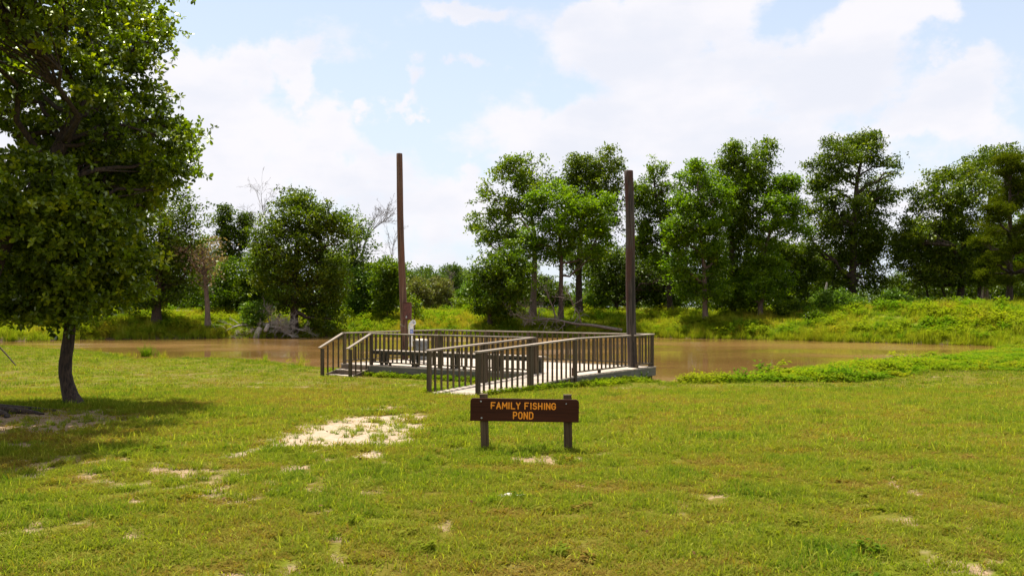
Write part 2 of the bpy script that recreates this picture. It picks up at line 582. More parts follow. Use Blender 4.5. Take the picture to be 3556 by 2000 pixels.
def build_water():
    V = [(-75, 20, -.25), (48, 20, -.25), (48, 78, -.25), (-75, 78, -.25)]
    me = mesh_fixed('pond_water', V, [[0, 1, 2, 3]])
    m, t, out = new_mat('muddy_water')
    b = t.put('ShaderNodeBsdfPrincipled')
    co = t.put('ShaderNodeTexCoord').outputs['Object']
    n = t.noise(co, .12, 4, .5)
    t.l.new(t.mix(t.smooth(n, .35, .65), (.170, .088, .027), (.21, .115, .036)), b.inputs['Base Color'])
    gust = t.smooth(t.noise(t.mapping(co, (.5, 1, 1)), .10, 3, .5), .44, .60)
    t.l.new(t.math('ADD', t.math('MULTIPLY', gust, .14), .025), b.inputs['Roughness'])
    b.inputs['IOR'].default_value = 1.33
    b.inputs['Specular IOR Level'].default_value = .5
    r1 = t.noise(t.mapping(co, (1.0, 1.6, 1)), 5.0, 4, .6, .3)
    r2 = t.noise(t.mapping(co, (1.0, 1.8, 1)), 1.1, 3, .5)
    h = t.math('ADD', t.math('MULTIPLY', r1, .35), t.math('MULTIPLY', r2, .8))
    bp = t.put('ShaderNodeBump')
    t.l.new(t.math('ADD', t.math('MULTIPLY', gust, .40), .035), bp.inputs['Strength'])
    bp.inputs['Distance'].default_value = .10
    t.l.new(h, bp.inputs['Height'])
    t.l.new(bp.outputs[0], b.inputs['Normal'])
    t.l.new(b.outputs[0], out.inputs[0])
    tag(link('pond_water', me, m), kind='structure')


build_water()

# ------------------------------------------------------------------ fishing deck
DZ = .34                                  # deck surface
RH = 1.02                                 # handrail top above deck
A = Vector((1.72, 23.35, 0))
U = Vector((.8141, -.5807, 0))            # left to right along the front edge
V_ = Vector((.5807, .8141, 0))            # from the front edge out over the pond
LEN, DEP = 9.0, 4.75
Bc = A + V_ * DEP
G = A - U * LEN
Fc = G + V_ * DEP
Cc = G + U * 1.28
E = A - U * 1.36
Zup = Vector((0, 0, 1))
MC = {}


def bar(name, p0, p1, wdt, hgt, mat, parent, up=Zup, cham=.004, roll=0.0):
    """a board from p0 to p1, wdt across and hgt along up; its grain follows local X"""
    p0, p1 = Vector(p0), Vector(p1)
    d = p1 - p0
    L = round(d.length, 3)
    key = (L, round(wdt, 4), round(hgt, 4), mat.name)
    me = MC.get(key)
    if me is None:
        c = min(cham, wdt * .2, hgt * .2)
        a, b, e = L / 2, wdt / 2, hgt / 2
        ring = [(b, e - c), (b - c, e), (-b + c, e), (-b, e - c), (-b, -e + c), (-b + c, -e), (b - c, -e), (b, -e + c)]
        V = [(-a, y, z) for y, z in ring] + [(a, y, z) for y, z in ring]
        me = bpy.data.meshes.new(name)
        F = [[i, (i + 1) % 8, (i + 1) % 8 + 8, i + 8] for i in range(8)] + [list(range(7, -1, -1)), list(range(8, 16))]
        me.from_pydata(V, [], [f[::-1] for f in F])
        me.materials.append(mat)
        MC[key] = me
    x = d.normalized()
    y = up.cross(x).normalized()
    z = x.cross(y)
    R = Matrix((x, y, z)).transposed().to_4x4()
    o = bpy.data.objects.new(name, me)
    COL.objects.link(o)
    mw = Matrix.Translation((p0 + p1) / 2) @ R @ Matrix.Rotation(roll, 4, 'X')
    if parent is not None:
        o.parent = parent
        root = parent
        acc = Matrix.Identity(4)
        chain = []
        while root is not None:
            chain.append(root)
            root = root.parent
        for q in reversed(chain):
            acc = acc @ q.matrix_basis
        o.matrix_basis = acc.inverted() @ mw
    else:
        o.matrix_basis = mw
    return o


def part_empty(name, parent, loc=(0, 0, 0)):
    o = bpy.data.objects.new(name, None)
    COL.objects.link(o)
    o.parent = parent
    o.location = loc
    return o


def tube_data(paths, sides=6, V=None, Fq=None):
    """paths: list of (points, radii); returns verts/quads"""
    V = [] if V is None else V
    Fq = [] if Fq is None else Fq
    off = sum(len(v) for v in V)
    for pts, rad in paths:
        pts = np.asarray([tuple(p) for p in pts], float)
        rad = np.asarray(rad, float)
        n = len(pts)
        tan = np.gradient(pts, axis=0)
        tan /= np.linalg.norm(tan, axis=1)[:, None] + 1e-9
        ref = np.array([1.0, 0.1, 0.05]) if abs(tan[0][2]) > .6 else np.array([0.05, .1, 1.0])
        a = np.cross(tan, ref)
        a /= np.linalg.norm(a, axis=1)[:, None] + 1e-9
        b = np.cross(tan, a)
        th = np.arange(sides) / sides * 2 * math.pi
        ring = pts[:, None, :] + rad[:, None, None] * (np.cos(th)[None, :, None] * a[:, None, :] + np.sin(th)[None, :, None] * b[:, None, :])
        V.append(ring.reshape(-1, 3))
        i = np.arange(n - 1)[:, None] * sides
        k = np.arange(sides)[None, :]
        k2 = (k + 1) % sides
        f = np.stack([i + k, i + k2, i + sides + k2, i + sides + k], -1).reshape(-1, 4) + off
        Fq.append(f)
        off += n * sides
    return V, Fq


def tube_obj(name, paths, mat, parent=None, sides=6, origin=None):
    V, Fq = tube_data(paths, sides)
    V = np.concatenate(V)
    if origin is not None:
        V = V - np.asarray(tuple(origin))
    me = mesh_fixed(name, V, np.concatenate(Fq), True)
    o = link(name, me, mat, parent)
    return o


def lathe(name, prof, mat, parent=None, sides=24, loc=(0, 0, 0), smooth=True, rot=None):
    """prof: list of (r,z); closed at ends when r=0"""
    V, F = [], []
    for r, z in prof:
        for k in range(sides):
            a = 2 * math.pi * k / sides
            V.append((r * math.cos(a), r * math.sin(a), z))
    for i in range(len(prof) - 1):
        for k in range(sides):
            k2 = (k + 1) % sides
            F.append([i * sides + k, i * sides + k2, (i + 1) * sides + k2, (i + 1) * sides + k])
    me = mesh_fixed(name, V, F, smooth)
    o = link(name, me, mat, parent)
    o.location = loc
    if rot is not None:
        o.rotation_euler = rot
    return o


rnd = random.Random(4)
deck = empty('fishing_deck', A, 'weathered wooden fishing platform with railings, ramp and steps at the edge of the pond', 'fishing pier')


def at(pt, z):
    return Vector((pt[0], pt[1], z))


# deck boards, running along U, each row cut in two or three lengths
nrow = 32
bw = (DEP + .06) / nrow
for r_ in range(nrow):
    c = A + V_ * (-.03 + bw * (r_ + .5))
    cuts = [-LEN - .05] + ([-LEN + 3.2 + .4 * math.sin(r_ * 2.4), -3.1 + .3 * math.cos(r_ * 1.7)] if r_ % 2 else [-LEN / 2 + .5 * math.sin(r_ * 1.9)]) + [.05 + rnd.uniform(-.012, .012)]
    for k in range(len(cuts) - 1):
        bar('deck_board', at(c + U * (cuts[k] + .002), DZ - .019), at(c + U * (cuts[k + 1] - .002), DZ - .019 + rnd.uniform(-.002, .002)), bw - .009, .038, M['deckboard'], deck)
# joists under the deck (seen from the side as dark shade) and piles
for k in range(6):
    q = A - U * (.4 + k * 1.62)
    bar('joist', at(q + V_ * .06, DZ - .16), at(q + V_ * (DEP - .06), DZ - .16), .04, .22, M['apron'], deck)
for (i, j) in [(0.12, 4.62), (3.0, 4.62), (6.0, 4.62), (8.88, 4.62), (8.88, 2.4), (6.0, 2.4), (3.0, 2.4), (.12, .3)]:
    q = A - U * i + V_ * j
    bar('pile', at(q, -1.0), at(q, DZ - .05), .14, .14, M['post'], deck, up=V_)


def fascia(p0, p1, top, h, out_n, n=2, skew=0.0):
    L = (p1 - p0)
    for k in range(n):
        a = p0 + L * (k / n + .0006)
        b = p0 + L * ((k + 1) / n - .0006)
        za = top - h / 2
        bar('fascia_board', at(a + out_n * .02, za), at(b + out_n * .02, za + rnd.uniform(-.003, .003)), .038, h, M['fascia'], deck)


fascia(Cc - U * .02, E + U * .0, DZ - .042, .275, -V_, 3)
fascia(G - U * .0, Cc - U * .05, DZ - .042, .15, -V_, 1)
fascia(A - V_ * .0, A + V_ * 3.1, DZ - .042, .245, U, 1)
fascia(A + V_ * 3.1, A + V_ * (DEP + .02), DZ - .042, .245, U, 1)
fascia(Bc, Fc, DZ - .042, .235, V_, 3)
fascia(Fc, G, DZ - .042, .235, -U, 2)
for (p, n_) in [(Cc + U * .95, -V_), (Cc + U * 3.3, -V_), (A + V_ * .3, U), (A + V_ * 2.1, U), (A + V_ * 4.2, U)]:
    q = at(p + n_ * .045, DZ - .15)
    o = lathe('bolt', [(0, .018), (.02, .016), (.028, .006), (.028, -.01)], M['steel'], deck, 10)
    o.matrix_basis = deck.matrix_basis.inverted() @ (Matrix.Translation(q) @ n_.to_track_quat('Z', 'Y').to_matrix().to_4x4())
bar('corner_board', at(A - V_ * .045 - U * .07, -.02), at(A - V_ * .045 - U * .07, DZ + .22), .04, .05, M['redwood'], deck, up=V_)


def rail_run(p0, p1, posts, nb, z0=DZ, z1=DZ, low=True, blocks=(), bal_drop=0.0, inward=None, ends=(True, True), capw=.135, skip=None, cap=True, bal_side=0.0, post_low=0.0):
    """a run of railing: posts at fractions, nb balusters, cap and bottom rail"""
    d = (p1 - p0)
    L = d.length
    n_ = d.normalized()
    pos = sorted(set(posts))
    for f in pos:
        q = p0 + d * f
        z = z0 + (z1 - z0) * f
        lean = Vector((rnd.uniform(-.008, .008), rnd.uniform(-.008, .008), 0))
        bar('railing_post', at(q, z - post_low), at(q + lean, z + RH - .04), .092, .092, M['post'], deck, up=n_.cross(Zup))
    side = Zup.cross(n_) * bal_side
    for k in range(nb):
        f = (k + 1) / (nb + 1)
        if any(abs(f - g) * L < .075 for g in pos):
            continue
        if skip and skip[0] < f < skip[1]:
            continue
        q = p0 + d * f + side
        z = z0 + (z1 - z0) * f
        zb = z + .115 - bal_drop
        j = n_ * rnd.uniform(-.013, .013)
        bar('baluster', at(q + n_ * rnd.uniform(-.006, .006), zb), at(q + j, z + RH - .042), rnd.choice((.038, .042, .046)), .042, M['baluster'], deck, up=n_.cross(Zup))
    if cap:
        bounds = [0.0] + [f for f in pos if .2 < f < .85] + [1.0]
        for a, b in zip(bounds[:-1], bounds[1:]):
            za, zb = z0 + (z1 - z0) * a + RH - .019, z0 + (z1 - z0) * b + RH - .019
            e0 = -.07 if a == 0 and ends[0] else .0015
            e1 = .07 if b == 1 and ends[1] else -.0015
            pa, pb = p0 + d * a + n_ * e0, p0 + d * b + n_ * e1
            bar('handrail', at(pa, za + rnd.uniform(-.004, .004)), at(pb, zb + rnd.uniform(-.004, .004)), capw, .038, M['cap'], deck)
    if low:
        bounds = [0.0] + [f for f in pos if 0 < f < 1] + [1.0]
        for a, b in zip(bounds[:-1], bounds[1:]):
            bar('bottom_rail', at(p0 + d * a + n_ * .05, z0 + .097), at(p0 + d * b - n_ * .05, z1 + .097), .088, .036, M['post'], deck)
        for f in blocks:
            q = p0 + d * f
            bar('rail_block', at(q, DZ + .001), at(q, DZ + .078), .088, .05, M['post'], deck, up=n_)


iv = V_ * .055
iu = U * .055
# front rail C..E
rail_run(Cc + iv, E + iv, (0, .452, 1), 33, blocks=(.13, .3, .60, .82), ends=(True, False))
# right side A..pole..B
rail_run(A + iv - iu, A + V_ * 3.18 - iu, (0,), 12, blocks=(.42,), ends=(False, False))
rail_run(A + V_ * 3.60 - iu, Bc - iv - iu, (1,), 4, blocks=(.06, .85), ends=(False, True))
# back rail F..B, over the pond
rail_run(Fc - iv + iu, Bc - iv - iu, (0, .265, .47, .72), 42, blocks=(.13, .36, .6, .86), ends=(False, False))
# left side G..pole..F
rail_run(G + iv + iu, G + V_ * 2.78 + iu, (0,), 12, blocks=(.5,), ends=(True, False))
rail_run(G + V_ * 3.2 + iu, Fc - iv + iu, (), 5, ends=(False, True))

# ramp
RL = 4.38
P2, P1 = A - V_ * RL, E - V_ * RL
RZ = .165                      # ramp start surface
nr = 31
rw = RL / nr
for k in range(nr):
    f = (k + .5) / nr
    c = A - V_ * (RL * (1 - f)) - V_ * .035
    z = RZ + (DZ - RZ) * f - .019
    bar('ramp_board', at(c - U * 1.40, z), at(c + U * (.02 + rnd.uniform(-.012, .018)), z), rw - .009, .038, M['deckboard'], deck)
for s_, pt in ((1, A), (-1, E)):
    off = U * (-.03) * s_
    for (a, b) in ((0.02, .5), (.501, .985)):
        pa, pb = pt - V_ * RL * (1 - a) + off, pt - V_ * RL * (1 - b) + off
        bar('ramp_stringer', at(pa, RZ + (DZ - RZ) * a - .12), at(pb, RZ + (DZ - RZ) * b - .12), .038, .16, M['riser'], deck)
rail_run(P2 + U * .055, A - V_ * .05 + U * .0, (0, .50, 1.0), 18, z0=RZ, z1=DZ, low=False, bal_drop=.27, bal_side=0.0, post_low=.32, ends=(True, False))
rail_run(P1 - U * .055, E - V_ * .05 - U * .03, (0, .50, 1.0), 18, z0=RZ, z1=DZ, low=False, bal_drop=.27, post_low=.32, ends=(True, False))

# steps
SD = Vector((-.665, -.747, 0))
steps = part_empty('staircase', deck)
for k, (run, z) in enumerate(((.30, .17), (.60, .015))):
    a = G + SD * run + U * .03
    b = Cc + SD * run - U * .03
    bar('tread', at(a + SD * -.13, z - .019), at(b + SD * -.13, z - .019), .28, .036, M['deckboard'], steps)
bar('riser', at(G + SD * .03 + U * .05, DZ - .125), at(Cc + SD * .03 - U * .05, DZ - .125), .03, .165, M['riser'], steps)
bar('riser', at(G + SD * .275 + U * .05, .17 - .116), at(Cc + SD * .275 - U * .05, .17 - .116), .03, .155, M['riser'], steps)
for q in (G + U * .02, Cc - U * .02):
    bar('stringer', at(q + SD * .04, .10), at(q + SD * .62, -.06), .036, .22, M['riser'], steps)
for q0 in (G + iu * .2, Cc + iu * .2):
    foot = q0 + SD * .80
    zf = gz(foot[0], foot[1])
    bar('railing_post', at(foot, zf - .15), at(foot, .50 + .36), .092, .092, M['post'], deck, up=V_)
    top0, top1 = at(q0 + iv + SD * .02, DZ + RH - .012), at(foot + SD * .12, .885)
    bar('handrail', top1, top0, .13, .036, M['cap'], deck)
    for k in (1, 2, 3):
        f = k / 4
        q = q0.lerp(foot, f) + V_ * .055 * (1 - f)
        zt = (DZ + RH - .035) * (1 - f) + .84 * f
        bar('baluster', at(q, .30 * (1 - f) + .02 * f - .02), at(q, zt), .042, .042, M['baluster'], deck, up=V_)

# bench behind the front rail
bench = part_empty('bench', deck)
ba, bb = Cc + V_ * .13 - U * .02, E + V_ * .13 + U * .12
for k, o_ in enumerate((.02, .17)):
    bar('seat_board', at(ba + V_ * (o_ + .07), DZ + .46), at(bb + V_ * (o_ + .07), DZ + .46), .14, .036, M['deckboard'], bench)
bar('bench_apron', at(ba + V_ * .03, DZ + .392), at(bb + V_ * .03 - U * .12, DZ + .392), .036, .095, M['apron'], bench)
for f in (.05, .26, .5, .75, .97):
    q = ba.lerp(bb, f)
    for o_ in (.09, .30):
        bar('bench_leg', at(q + V_ * o_, DZ + .001), at(q + V_ * o_, DZ + .34), .088, .088, M['apron'], bench, up=V_)
    bar('bench_brace', at(q + V_ * .05, DZ + .39), at(q + V_ * .36, DZ + .39), .036, .09, M['apron'], bench)


# ------------------------------------------------------------------ poles
def pole(base, top, r0, r1, label, mat, seed):
    o = empty('wooden_pole', base, label, 'pole')
    n = 26
    rr = random.Random(seed)
    pts, rad = [], []
    for k in range(n + 1):
        f = k / n
        p = Vector(base).lerp(Vector(top), f) + Vector((math.sin(f * 5 + seed) * .03, math.cos(f * 4) * .02, 0)) * math.sin(f * math.pi)
        pts.append(p)
        rad.append((r0 + (r1 - r0) * f) * (1 + rr.uniform(-.012, .012)))
    pts.append(pts[-1] + Vector((0, 0, .012))); rad.append(r1 * .9)
    pts.append(pts[-1] + Vector((0, 0, .006))); rad.append(.001)
    tube_obj('pole_shaft', [(pts, rad)], mat, o, 20, base)
    # old nail and spike holes
    for k in range(7):
        f = .55 + .42 * k / 7
        p = Vector(base).lerp(Vector(top), f)
        r = r0 + (r1 - r0) * f
        a = -1.57 + rr.uniform(-.25, .55)
        q = p + Vector((math.cos(a), math.sin(a), 0)) * (r + .001) - Vector(base)
        lathe('nail_head', [(0, .006), (.016, .004), (.016, -.004)], M['dark'], o, 8, q, rot=Vector((math.cos(a), math.sin(a), 0)).to_track_quat('Z', 'Y').to_euler())
    return o


def pole_mat(name, c1, c2, c3):
    m, t, out = new_mat(name)
    b = t.put('ShaderNodeBsdfPrincipled')
    co = t.put('ShaderNodeTexCoord').outputs['Object']
    g = t.noise(t.mapping(co, (7, 7, .35)), 2.2, 6, .7, .6)
    s_ = t.noise(t.mapping(co, (3, 3, .5)), 1.0, 4, .6)
    fine = t.noise(t.mapping(co, (40, 40, 1.5)), 2.0, 4, .6)
    c = t.mix(t.smooth(g, .40, .60), c1, c2)
    c = t.mix(t.smooth(s_, .46, .60), c, c3)
    c = t.mix(t.smooth(fine, .62, .70), c, (.012, .009, .007))
    t.l.new(c, b.inputs['Base Color'])
    b.inputs['Roughness'].default_value = .9
    bp = t.put('ShaderNodeBump')
    bp.inputs['Strength'].default_value = .7
    bp.inputs['Distance'].default_value = .01
    t.l.new(t.math('ADD', g, fine), bp.inputs['Height'])
    t.l.new(bp.outputs[0], b.inputs['Normal'])
    t.l.new(b.outputs[0], out.inputs[0])
    return m


M['pole1'] = pole_mat('red_brown_pole_wood', (.075, .036, .020), (.17, .092, .056), (.125, .052, .028))
M['pole2'] = pole_mat('dark_weathered_pole_wood', (.020, .014, .010), (.085, .062, .045), (.060, .021, .011))
pl0 = W(1405.5, HOR, 30.75); pl0.z = -.6
pl1 = W(1385.5, 533, 30.75)
poleL = pole(pl0 + Vector((.02, 0, 0)), pl1, .137, .108, 'slender reddish brown wooden pole rising from the left side of the fishing deck', M['pole1'], 1)
pr0 = W(2197, HOR, 26.75); pr0.z = -.5
pr1 = W(2184, 593, 26.75)
poleR = pole(pr0 + Vector((.02, 0, 0)), pr1, .150, .138, 'thick dark weathered wooden pole at the right railing of the fishing deck', M['pole2'], 3)

# brown box on the left pole
def boxmesh(name, sx, sy, sz, mat, parent, loc, bev=.006, seg=2):
    import bmesh
    bm = bmesh.new()
    bmesh.ops.create_cube(bm, size=1.0)
    bmesh.ops.scale(bm, vec=(sx, sy, sz), verts=bm.verts)
    if bev:
        bmesh.ops.bevel(bm, geom=bm.edges[:], offset=bev, segments=seg, affect='EDGES', profile=.5)
    me = bpy.data.meshes.new(name)
    bm.to_mesh(me)
    bm.free()
    o = link(name, me, mat, parent)
    o.location = loc
    return o


bc = W(1414.5, 1081, 30.5)
bx = empty('utility_box', (bc.x, bc.y, bc.z - .3), 'rust brown metal box fixed to the left wooden pole above the white pipe', 'box', rz=math.radians(-12))
boxmesh('box_body', .285, .15, .60, M['rust'], bx, (0, 0, .30), .01)
boxmesh('box_door', .262, .012, .565, M['rust'], bx, (0, -.079, .305), .004)
boxmesh('box_lid', .30, .18, .02, M['rust'], bx, (0, -.008, .612), .006)
lt = boxmesh('latch', .055, .03, .04, M['steel'], bx, (.0, -.10, .085), .006)
lathe('keyhole_ring', [(0, .012), (.018, .012), (.022, 0)], M['steel'], bx, 12, (0, -.10, .12), rot=(math.radians(90), 0, 0))

# white pipe tube
tb = W(1427, 1215, 30.35)
rt = empty('line_disposal_tube', (tb.x, tb.y, DZ), 'white plastic pipe with an elbow top and blue label beside the left pole', 'pipe')
hz_ = lambda py: CAMZ - (py - HOR) / F_PX * 30.35 - DZ
lathe('lower_pipe', [(.001, hz_(1222)), (.05, hz_(1222)), (.05, hz_(1203)), (.001, hz_(1203))], M['pvcold'], rt, 16)
lathe('pipe_cap', [(.001, hz_(1204)), (.074, hz_(1204)), (.074, hz_(1194)), (.066, hz_(1193))], M['pvc'], rt, 20)
lathe('middle_pipe', [(.064, hz_(1197)), (.064, hz_(1160))], M['pvc'], rt, 20)
lathe('upper_pipe', [(.066, hz_(1162)), (.090, hz_(1161)), (.090, hz_(1134)), (.084, hz_(1133))], M['pvc'], rt, 20)
lathe('support_post', [(.03, .0), (.03, hz_(1221))], M['post'], rt, 8)
ev = []
er = []
zc = hz_(1133)
odir = Vector((.80, -.60, 0))
for k in range(9):
    a = k / 8 * math.radians(68)
    R_ = .14
    ev.append(Vector((0, 0, zc - .01)) + odir * (R_ * (1 - math.cos(a))) + Zup * (R_ * math.sin(a)))
    er.append(.086)
last = (ev[-1] - ev[-2]).normalized()
ev.append(ev[-1] + last * .012); er.append(.094)
ev.append(ev[-1] + last * .055); er.append(.094)
ev.append(ev[-1] + last * .002); er.append(.076)
ev.append(ev[-1] - last * .12); er.append(.074)
# keep the sweep frames stable for the fold back
def elbow():
    V, F = [], []
    sides = 20
    for i, (p, r) in enumerate(zip(ev, er)):
        ang = min(i, 8) / 8 * math.radians(68)
        tx = (odir * math.sin(ang) + Zup * math.cos(ang)).normalized()
        sx = odir.cross(Zup).normalized()
        sy = tx.cross(sx)
        for k in range(sides):
            a = 2 * math.pi * k / sides
            V.append(tuple(p + (sx * math.cos(a) + sy * math.sin(a)) * r))
    for i in range(len(ev) - 1):
        for k in range(sides):
            k2 = (k + 1) % sides
            F.append([i * sides + k, i * sides + k2, (i + 1) * sides + k2, (i + 1) * sides + k])
    link('elbow', mesh_fixed('elbow', V, F, True), M['pvc'], rt)


elbow()
# curved label on the upper pipe
def label(parent, r, a0, a1, z0, z1, mat, name):
    V, F = [], []
    n = 8
    for k in range(n + 1):
        a = a0 + (a1 - a0) * k / n
        for z in (z0, z1):
            V.append((r * math.cos(a), r * math.sin(a), z))
    for k in range(n):
        F.append([2 * k, 2 * k + 2, 2 * k + 3, 2 * k + 1])
    return link(name, mesh_fixed(name, V, F, True), mat, parent)


lb = label(rt, .0925, math.radians(-100), math.radians(-20), hz_(1158), hz_(1143), M['blue'], 'sticker')
for k in range(4):
    label(lb, .0945, math.radians(-92), math.radians(-35 - 12 * (k % 2)), hz_(1147 + k * 2.8), hz_(1146 + k * 2.8), M['paper'], 'print_line')
wp = []
for k in range(25):
    a = k / 24 * 2 * math.pi
    wp.append(Vector((-.13 + .25 * math.cos(a), .13 + .24 * math.sin(a), hz_(1131) + .04 * math.sin(a) - .05 * math.cos(a))))
tube_obj('tie_wire', [(wp, [.005] * len(wp))], M['wire'], rt, 5)

# trash can
tcp = W(1461, 1216, 30.6)
can = empty('trash_can', (tcp.x, tcp.y, DZ), 'grey metal barrel with a pale lid in the far left corner of the deck', 'trash can')
R_ = .245
prof = [(.001, .002), (.225, .002), (.232, .02)]
for k in range(24):
    z = .03 + k * .026
    rr_ = .232 + (R_ - .232) * (k / 23) + (.006 if 9 <= k <= 10 or 17 <= k <= 18 else 0)
    prof.append((rr_, z))
prof += [(R_, .66), (R_ + .008, .67), (R_ + .008, .69), (R_ - .005, .70)]
lathe('drum', prof, M['can'], can, 36)
lathe('lid_band', [(R_ + .010, .655), (R_ + .014, .66), (R_ + .014, .70), (R_ + .006, .705)], M['steel'], can, 36)
lathe('lid', [(R_ + .004, .70), (R_ - .01, .715), (.12, .735), (.001, .74)], M['canlid'], can, 36)


# ------------------------------------------------------------------ park sign
def build_sign():
    DS = 10.0
    c = W(1822, 1425, DS)
    s = empty('park_sign', (c.x, c.y, gz(c.x, c.y)), 'low brown wooden sign with orange letters reading FAMILY FISHING POND standing on the lawn', 'sign')
    root = s.matrix_basis.inverted()
    for (xt, xb, ytop, ybot, top_l) in ((1679.5, 1687.5, 1366, 1578, 0), (1970, 1973, 1369, 1574, 0)):
        p1 = W(xt, ytop, DS + .075)
        p0 = W(xb, ybot, DS + .075)
        p0.z = -.0 + gz(p0.x, p0.y) - .25
        # continue the lean below ground
        bar('sign_post', p0, p1, .093, .09, M['signpost'], s, up=Vector((0, 1, 0)), cham=.006)
    u = 5.967e-4
    Wd, Hd = 2100 * u, 438 * u
    # board outline with rounded upper corners, split in three tight planks along its length
    ang = -math.radians(.80)
    import bmesh
    board = part_empty('sign_board', s)
    board.matrix_basis = root @ (Matrix.Translation(W(1634, 1381, DS)) @ Matrix.Rotation(-ang, 4, 'Y') @ Matrix.Rotation(math.radians(-1.0), 4, 'Z'))
    # local: x right, z up (0 at top), y depth
    r = 62 * u
    cuts = [0, 172 * u, 268 * u, Hd]
    for k in range(3):
        z1, z0 = -cuts[k] - (0 if k == 0 else .0006), -cuts[k + 1] + .0006
        if k == 0:
            pts = [(0, z0), (Wd, z0)]
            pts += [(Wd - r + r * math.cos(a), z1 - r + r * math.sin(a)) for a in np.linspace(0, math.pi / 2, 8)]
            pts += [(r + r * math.cos(a), z1 - r + r * math.sin(a)) for a in np.linspace(math.pi / 2, math.pi, 8)]
        else:
            pts = [(0, z0), (Wd, z0), (Wd, z1), (0, z1)]
        bm = bmesh.new()
        f = bm.faces.new([bm.verts.new((x, 0, z)) for x, z in pts])
        ex = bmesh.ops.extrude_face_region(bm, geom=[f])
        bmesh.ops.translate(bm, vec=(0, .042, 0), verts=[v for v in ex['geom'] if isinstance(v, bmesh.types.BMVert)])
        bmesh.ops.recalc_face_normals(bm, faces=bm.faces[:])
        bmesh.ops.bevel(bm, geom=[e for e in bm.edges if abs(e.verts[0].co.y - e.verts[1].co.y) < .001], offset=.0012, segments=1, affect='EDGES')
        me = bpy.data.meshes.new('plank')
        bm.to_mesh(me)
        bm.free()
        link('plank', me, M['signboard'], board)
    # strokes per letter on a 0..1 box (x, y up)
    arc = lambda cx, cy, rx, ry, a0, a1, n=10: [(cx + rx * math.cos(math.radians(a0 + (a1 - a0) * i / n)), cy + ry * math.sin(math.radians(a0 + (a1 - a0) * i / n))) for i in range(n + 1)]
    G_ = {
        'F': [[(0, 0), (0, 1)], [(0, 1), (1, 1)], [(0, .5), (.72, .5)]],
        'A': [[(0, 0), (.5, 1), (1, 0)], [(.22, .34), (.78, .34)]],
        'M': [[(0, 0), (0.06, 1), (.5, .35), (.94, 1), (1, 0)]],
        'I': [[(.5, 0), (.5, 1)]],
        'L': [[(0, 1), (0, 0), (1, 0)]],
        'Y': [[(0, 1), (.5, .48), (1, 1)], [(.5, .48), (.5, 0)]],
        'S': [arc(.5, .76, .46, .24, 20, 180, 8) + arc(.5, .76, .46, .25, 180, 270, 5) + arc(.5, .26, .5, .25, 90, -20, 6) + arc(.5, .25, .5, .25, -20, -165, 8)],
        'H': [[(0, 0), (0, 1)], [(1, 0), (1, 1)], [(0, .5), (1, .5)]],
        'N': [[(0, 0), (0, 1), (1, 0), (1, 1)]],
        'G': [arc(.5, .68, .5, .32, 20, 180, 8) + arc(.5, .32, .5, .32, 180, 360, 10) + [(1, .46), (.55, .46)]],
        'P': [[(0, 0), (0, 1), (.5, 1)] + arc(.55, .73, .45, .27, 90, -90, 8) + [(0, .46)]],
        'O': [arc(.5, .68, .5, .32, 0, 180, 10) + arc(.5, .32, .5, .32, 180, 360, 10) + [(1, .68)]],
        'D': [[(0, 0), (0, 1), (.45, 1)] + arc(.45, .68, .55, .32, 90, 0, 6) + arc(.45, .32, .55, .32, 0, -90, 6) + [(0, 0)]],
    }
    sw = 12.5
    lay = [('F', 585, 680), ('A', 690, 788), ('M', 800, 912), ('I', 925, 951), ('L', 972, 1062), ('Y', 1070, 1162), ('F', 1235, 1325), ('I', 1350, 1376), ('S', 1394, 1482),
           ('H', 1497, 1587), ('I', 1612, 1638), ('N', 1652, 1742), ('G', 1753, 1847)]
    lay2 = [('P', 1015, 1103), ('O', 1116, 1206), ('N', 1221, 1308), ('D', 1324, 1414)]
    for row, y0, y1 in ((lay, 66, 204), (lay2, 246, 394)):
        for ch, x0, x1 in row:
            V, Fq = [], []
            paths = []
            bx0, bx1 = x0 + sw - 190, x1 - sw - 190
            by0, by1 = y1 - sw, y0 + sw
            for st in G_[ch]:
                P = [Vector(((bx0 + (bx1 - bx0) * a) * u, -.0006, -(by0 + (by1 - by0) * b) * u)) for a, b in st]
                for a, b in zip(P[:-1], P[1:]):
                    d = (b - a)
                    if d.length < 1e-6:
                        continue
                    d.normalize()
                    rr = sw * u
                    # capsule segment: tapered round ends
                    pts = [a - d * rr * .98, a - d * rr * .7, a - d * rr * .3, a, b, b + d * rr * .3, b + d * rr * .7, b + d * rr * .98]
                    rad = [rr * .15, rr * .72, rr * .95, rr, rr, rr * .95, rr * .72, rr * .15]
                    paths.append((pts, rad))
            V, Fq = tube_data(paths, 10)
            V = np.concatenate(V)
            V[:, 1] = -.0006 + (V[:, 1] + .0006) * .32
            V[:, 1] += (rnd.random() * .0002)
            link('letter', mesh_fixed('letter', V, np.concatenate(Fq), True), M['orange'], board)
    for (x, y, r_) in ((394, 291, 19), (412, 612, 19), (2042, 336, 14)):
        xx = (x - 190) * u
        zz = -(y - (228 + (x - 190) * .0143)) * u
        lathe('bolt', [(.0002, .009), (r_ * u * .6, .008), (r_ * u, .003), (r_ * u, -.002)], M['steel'], board, 14, (xx, 0, zz), rot=(math.radians(90), 0, 0))


build_sign()


# ------------------------------------------------------------------ trees
def unit(v):
    return v / (np.linalg.norm(v, axis=-1, keepdims=True) + 1e-9)


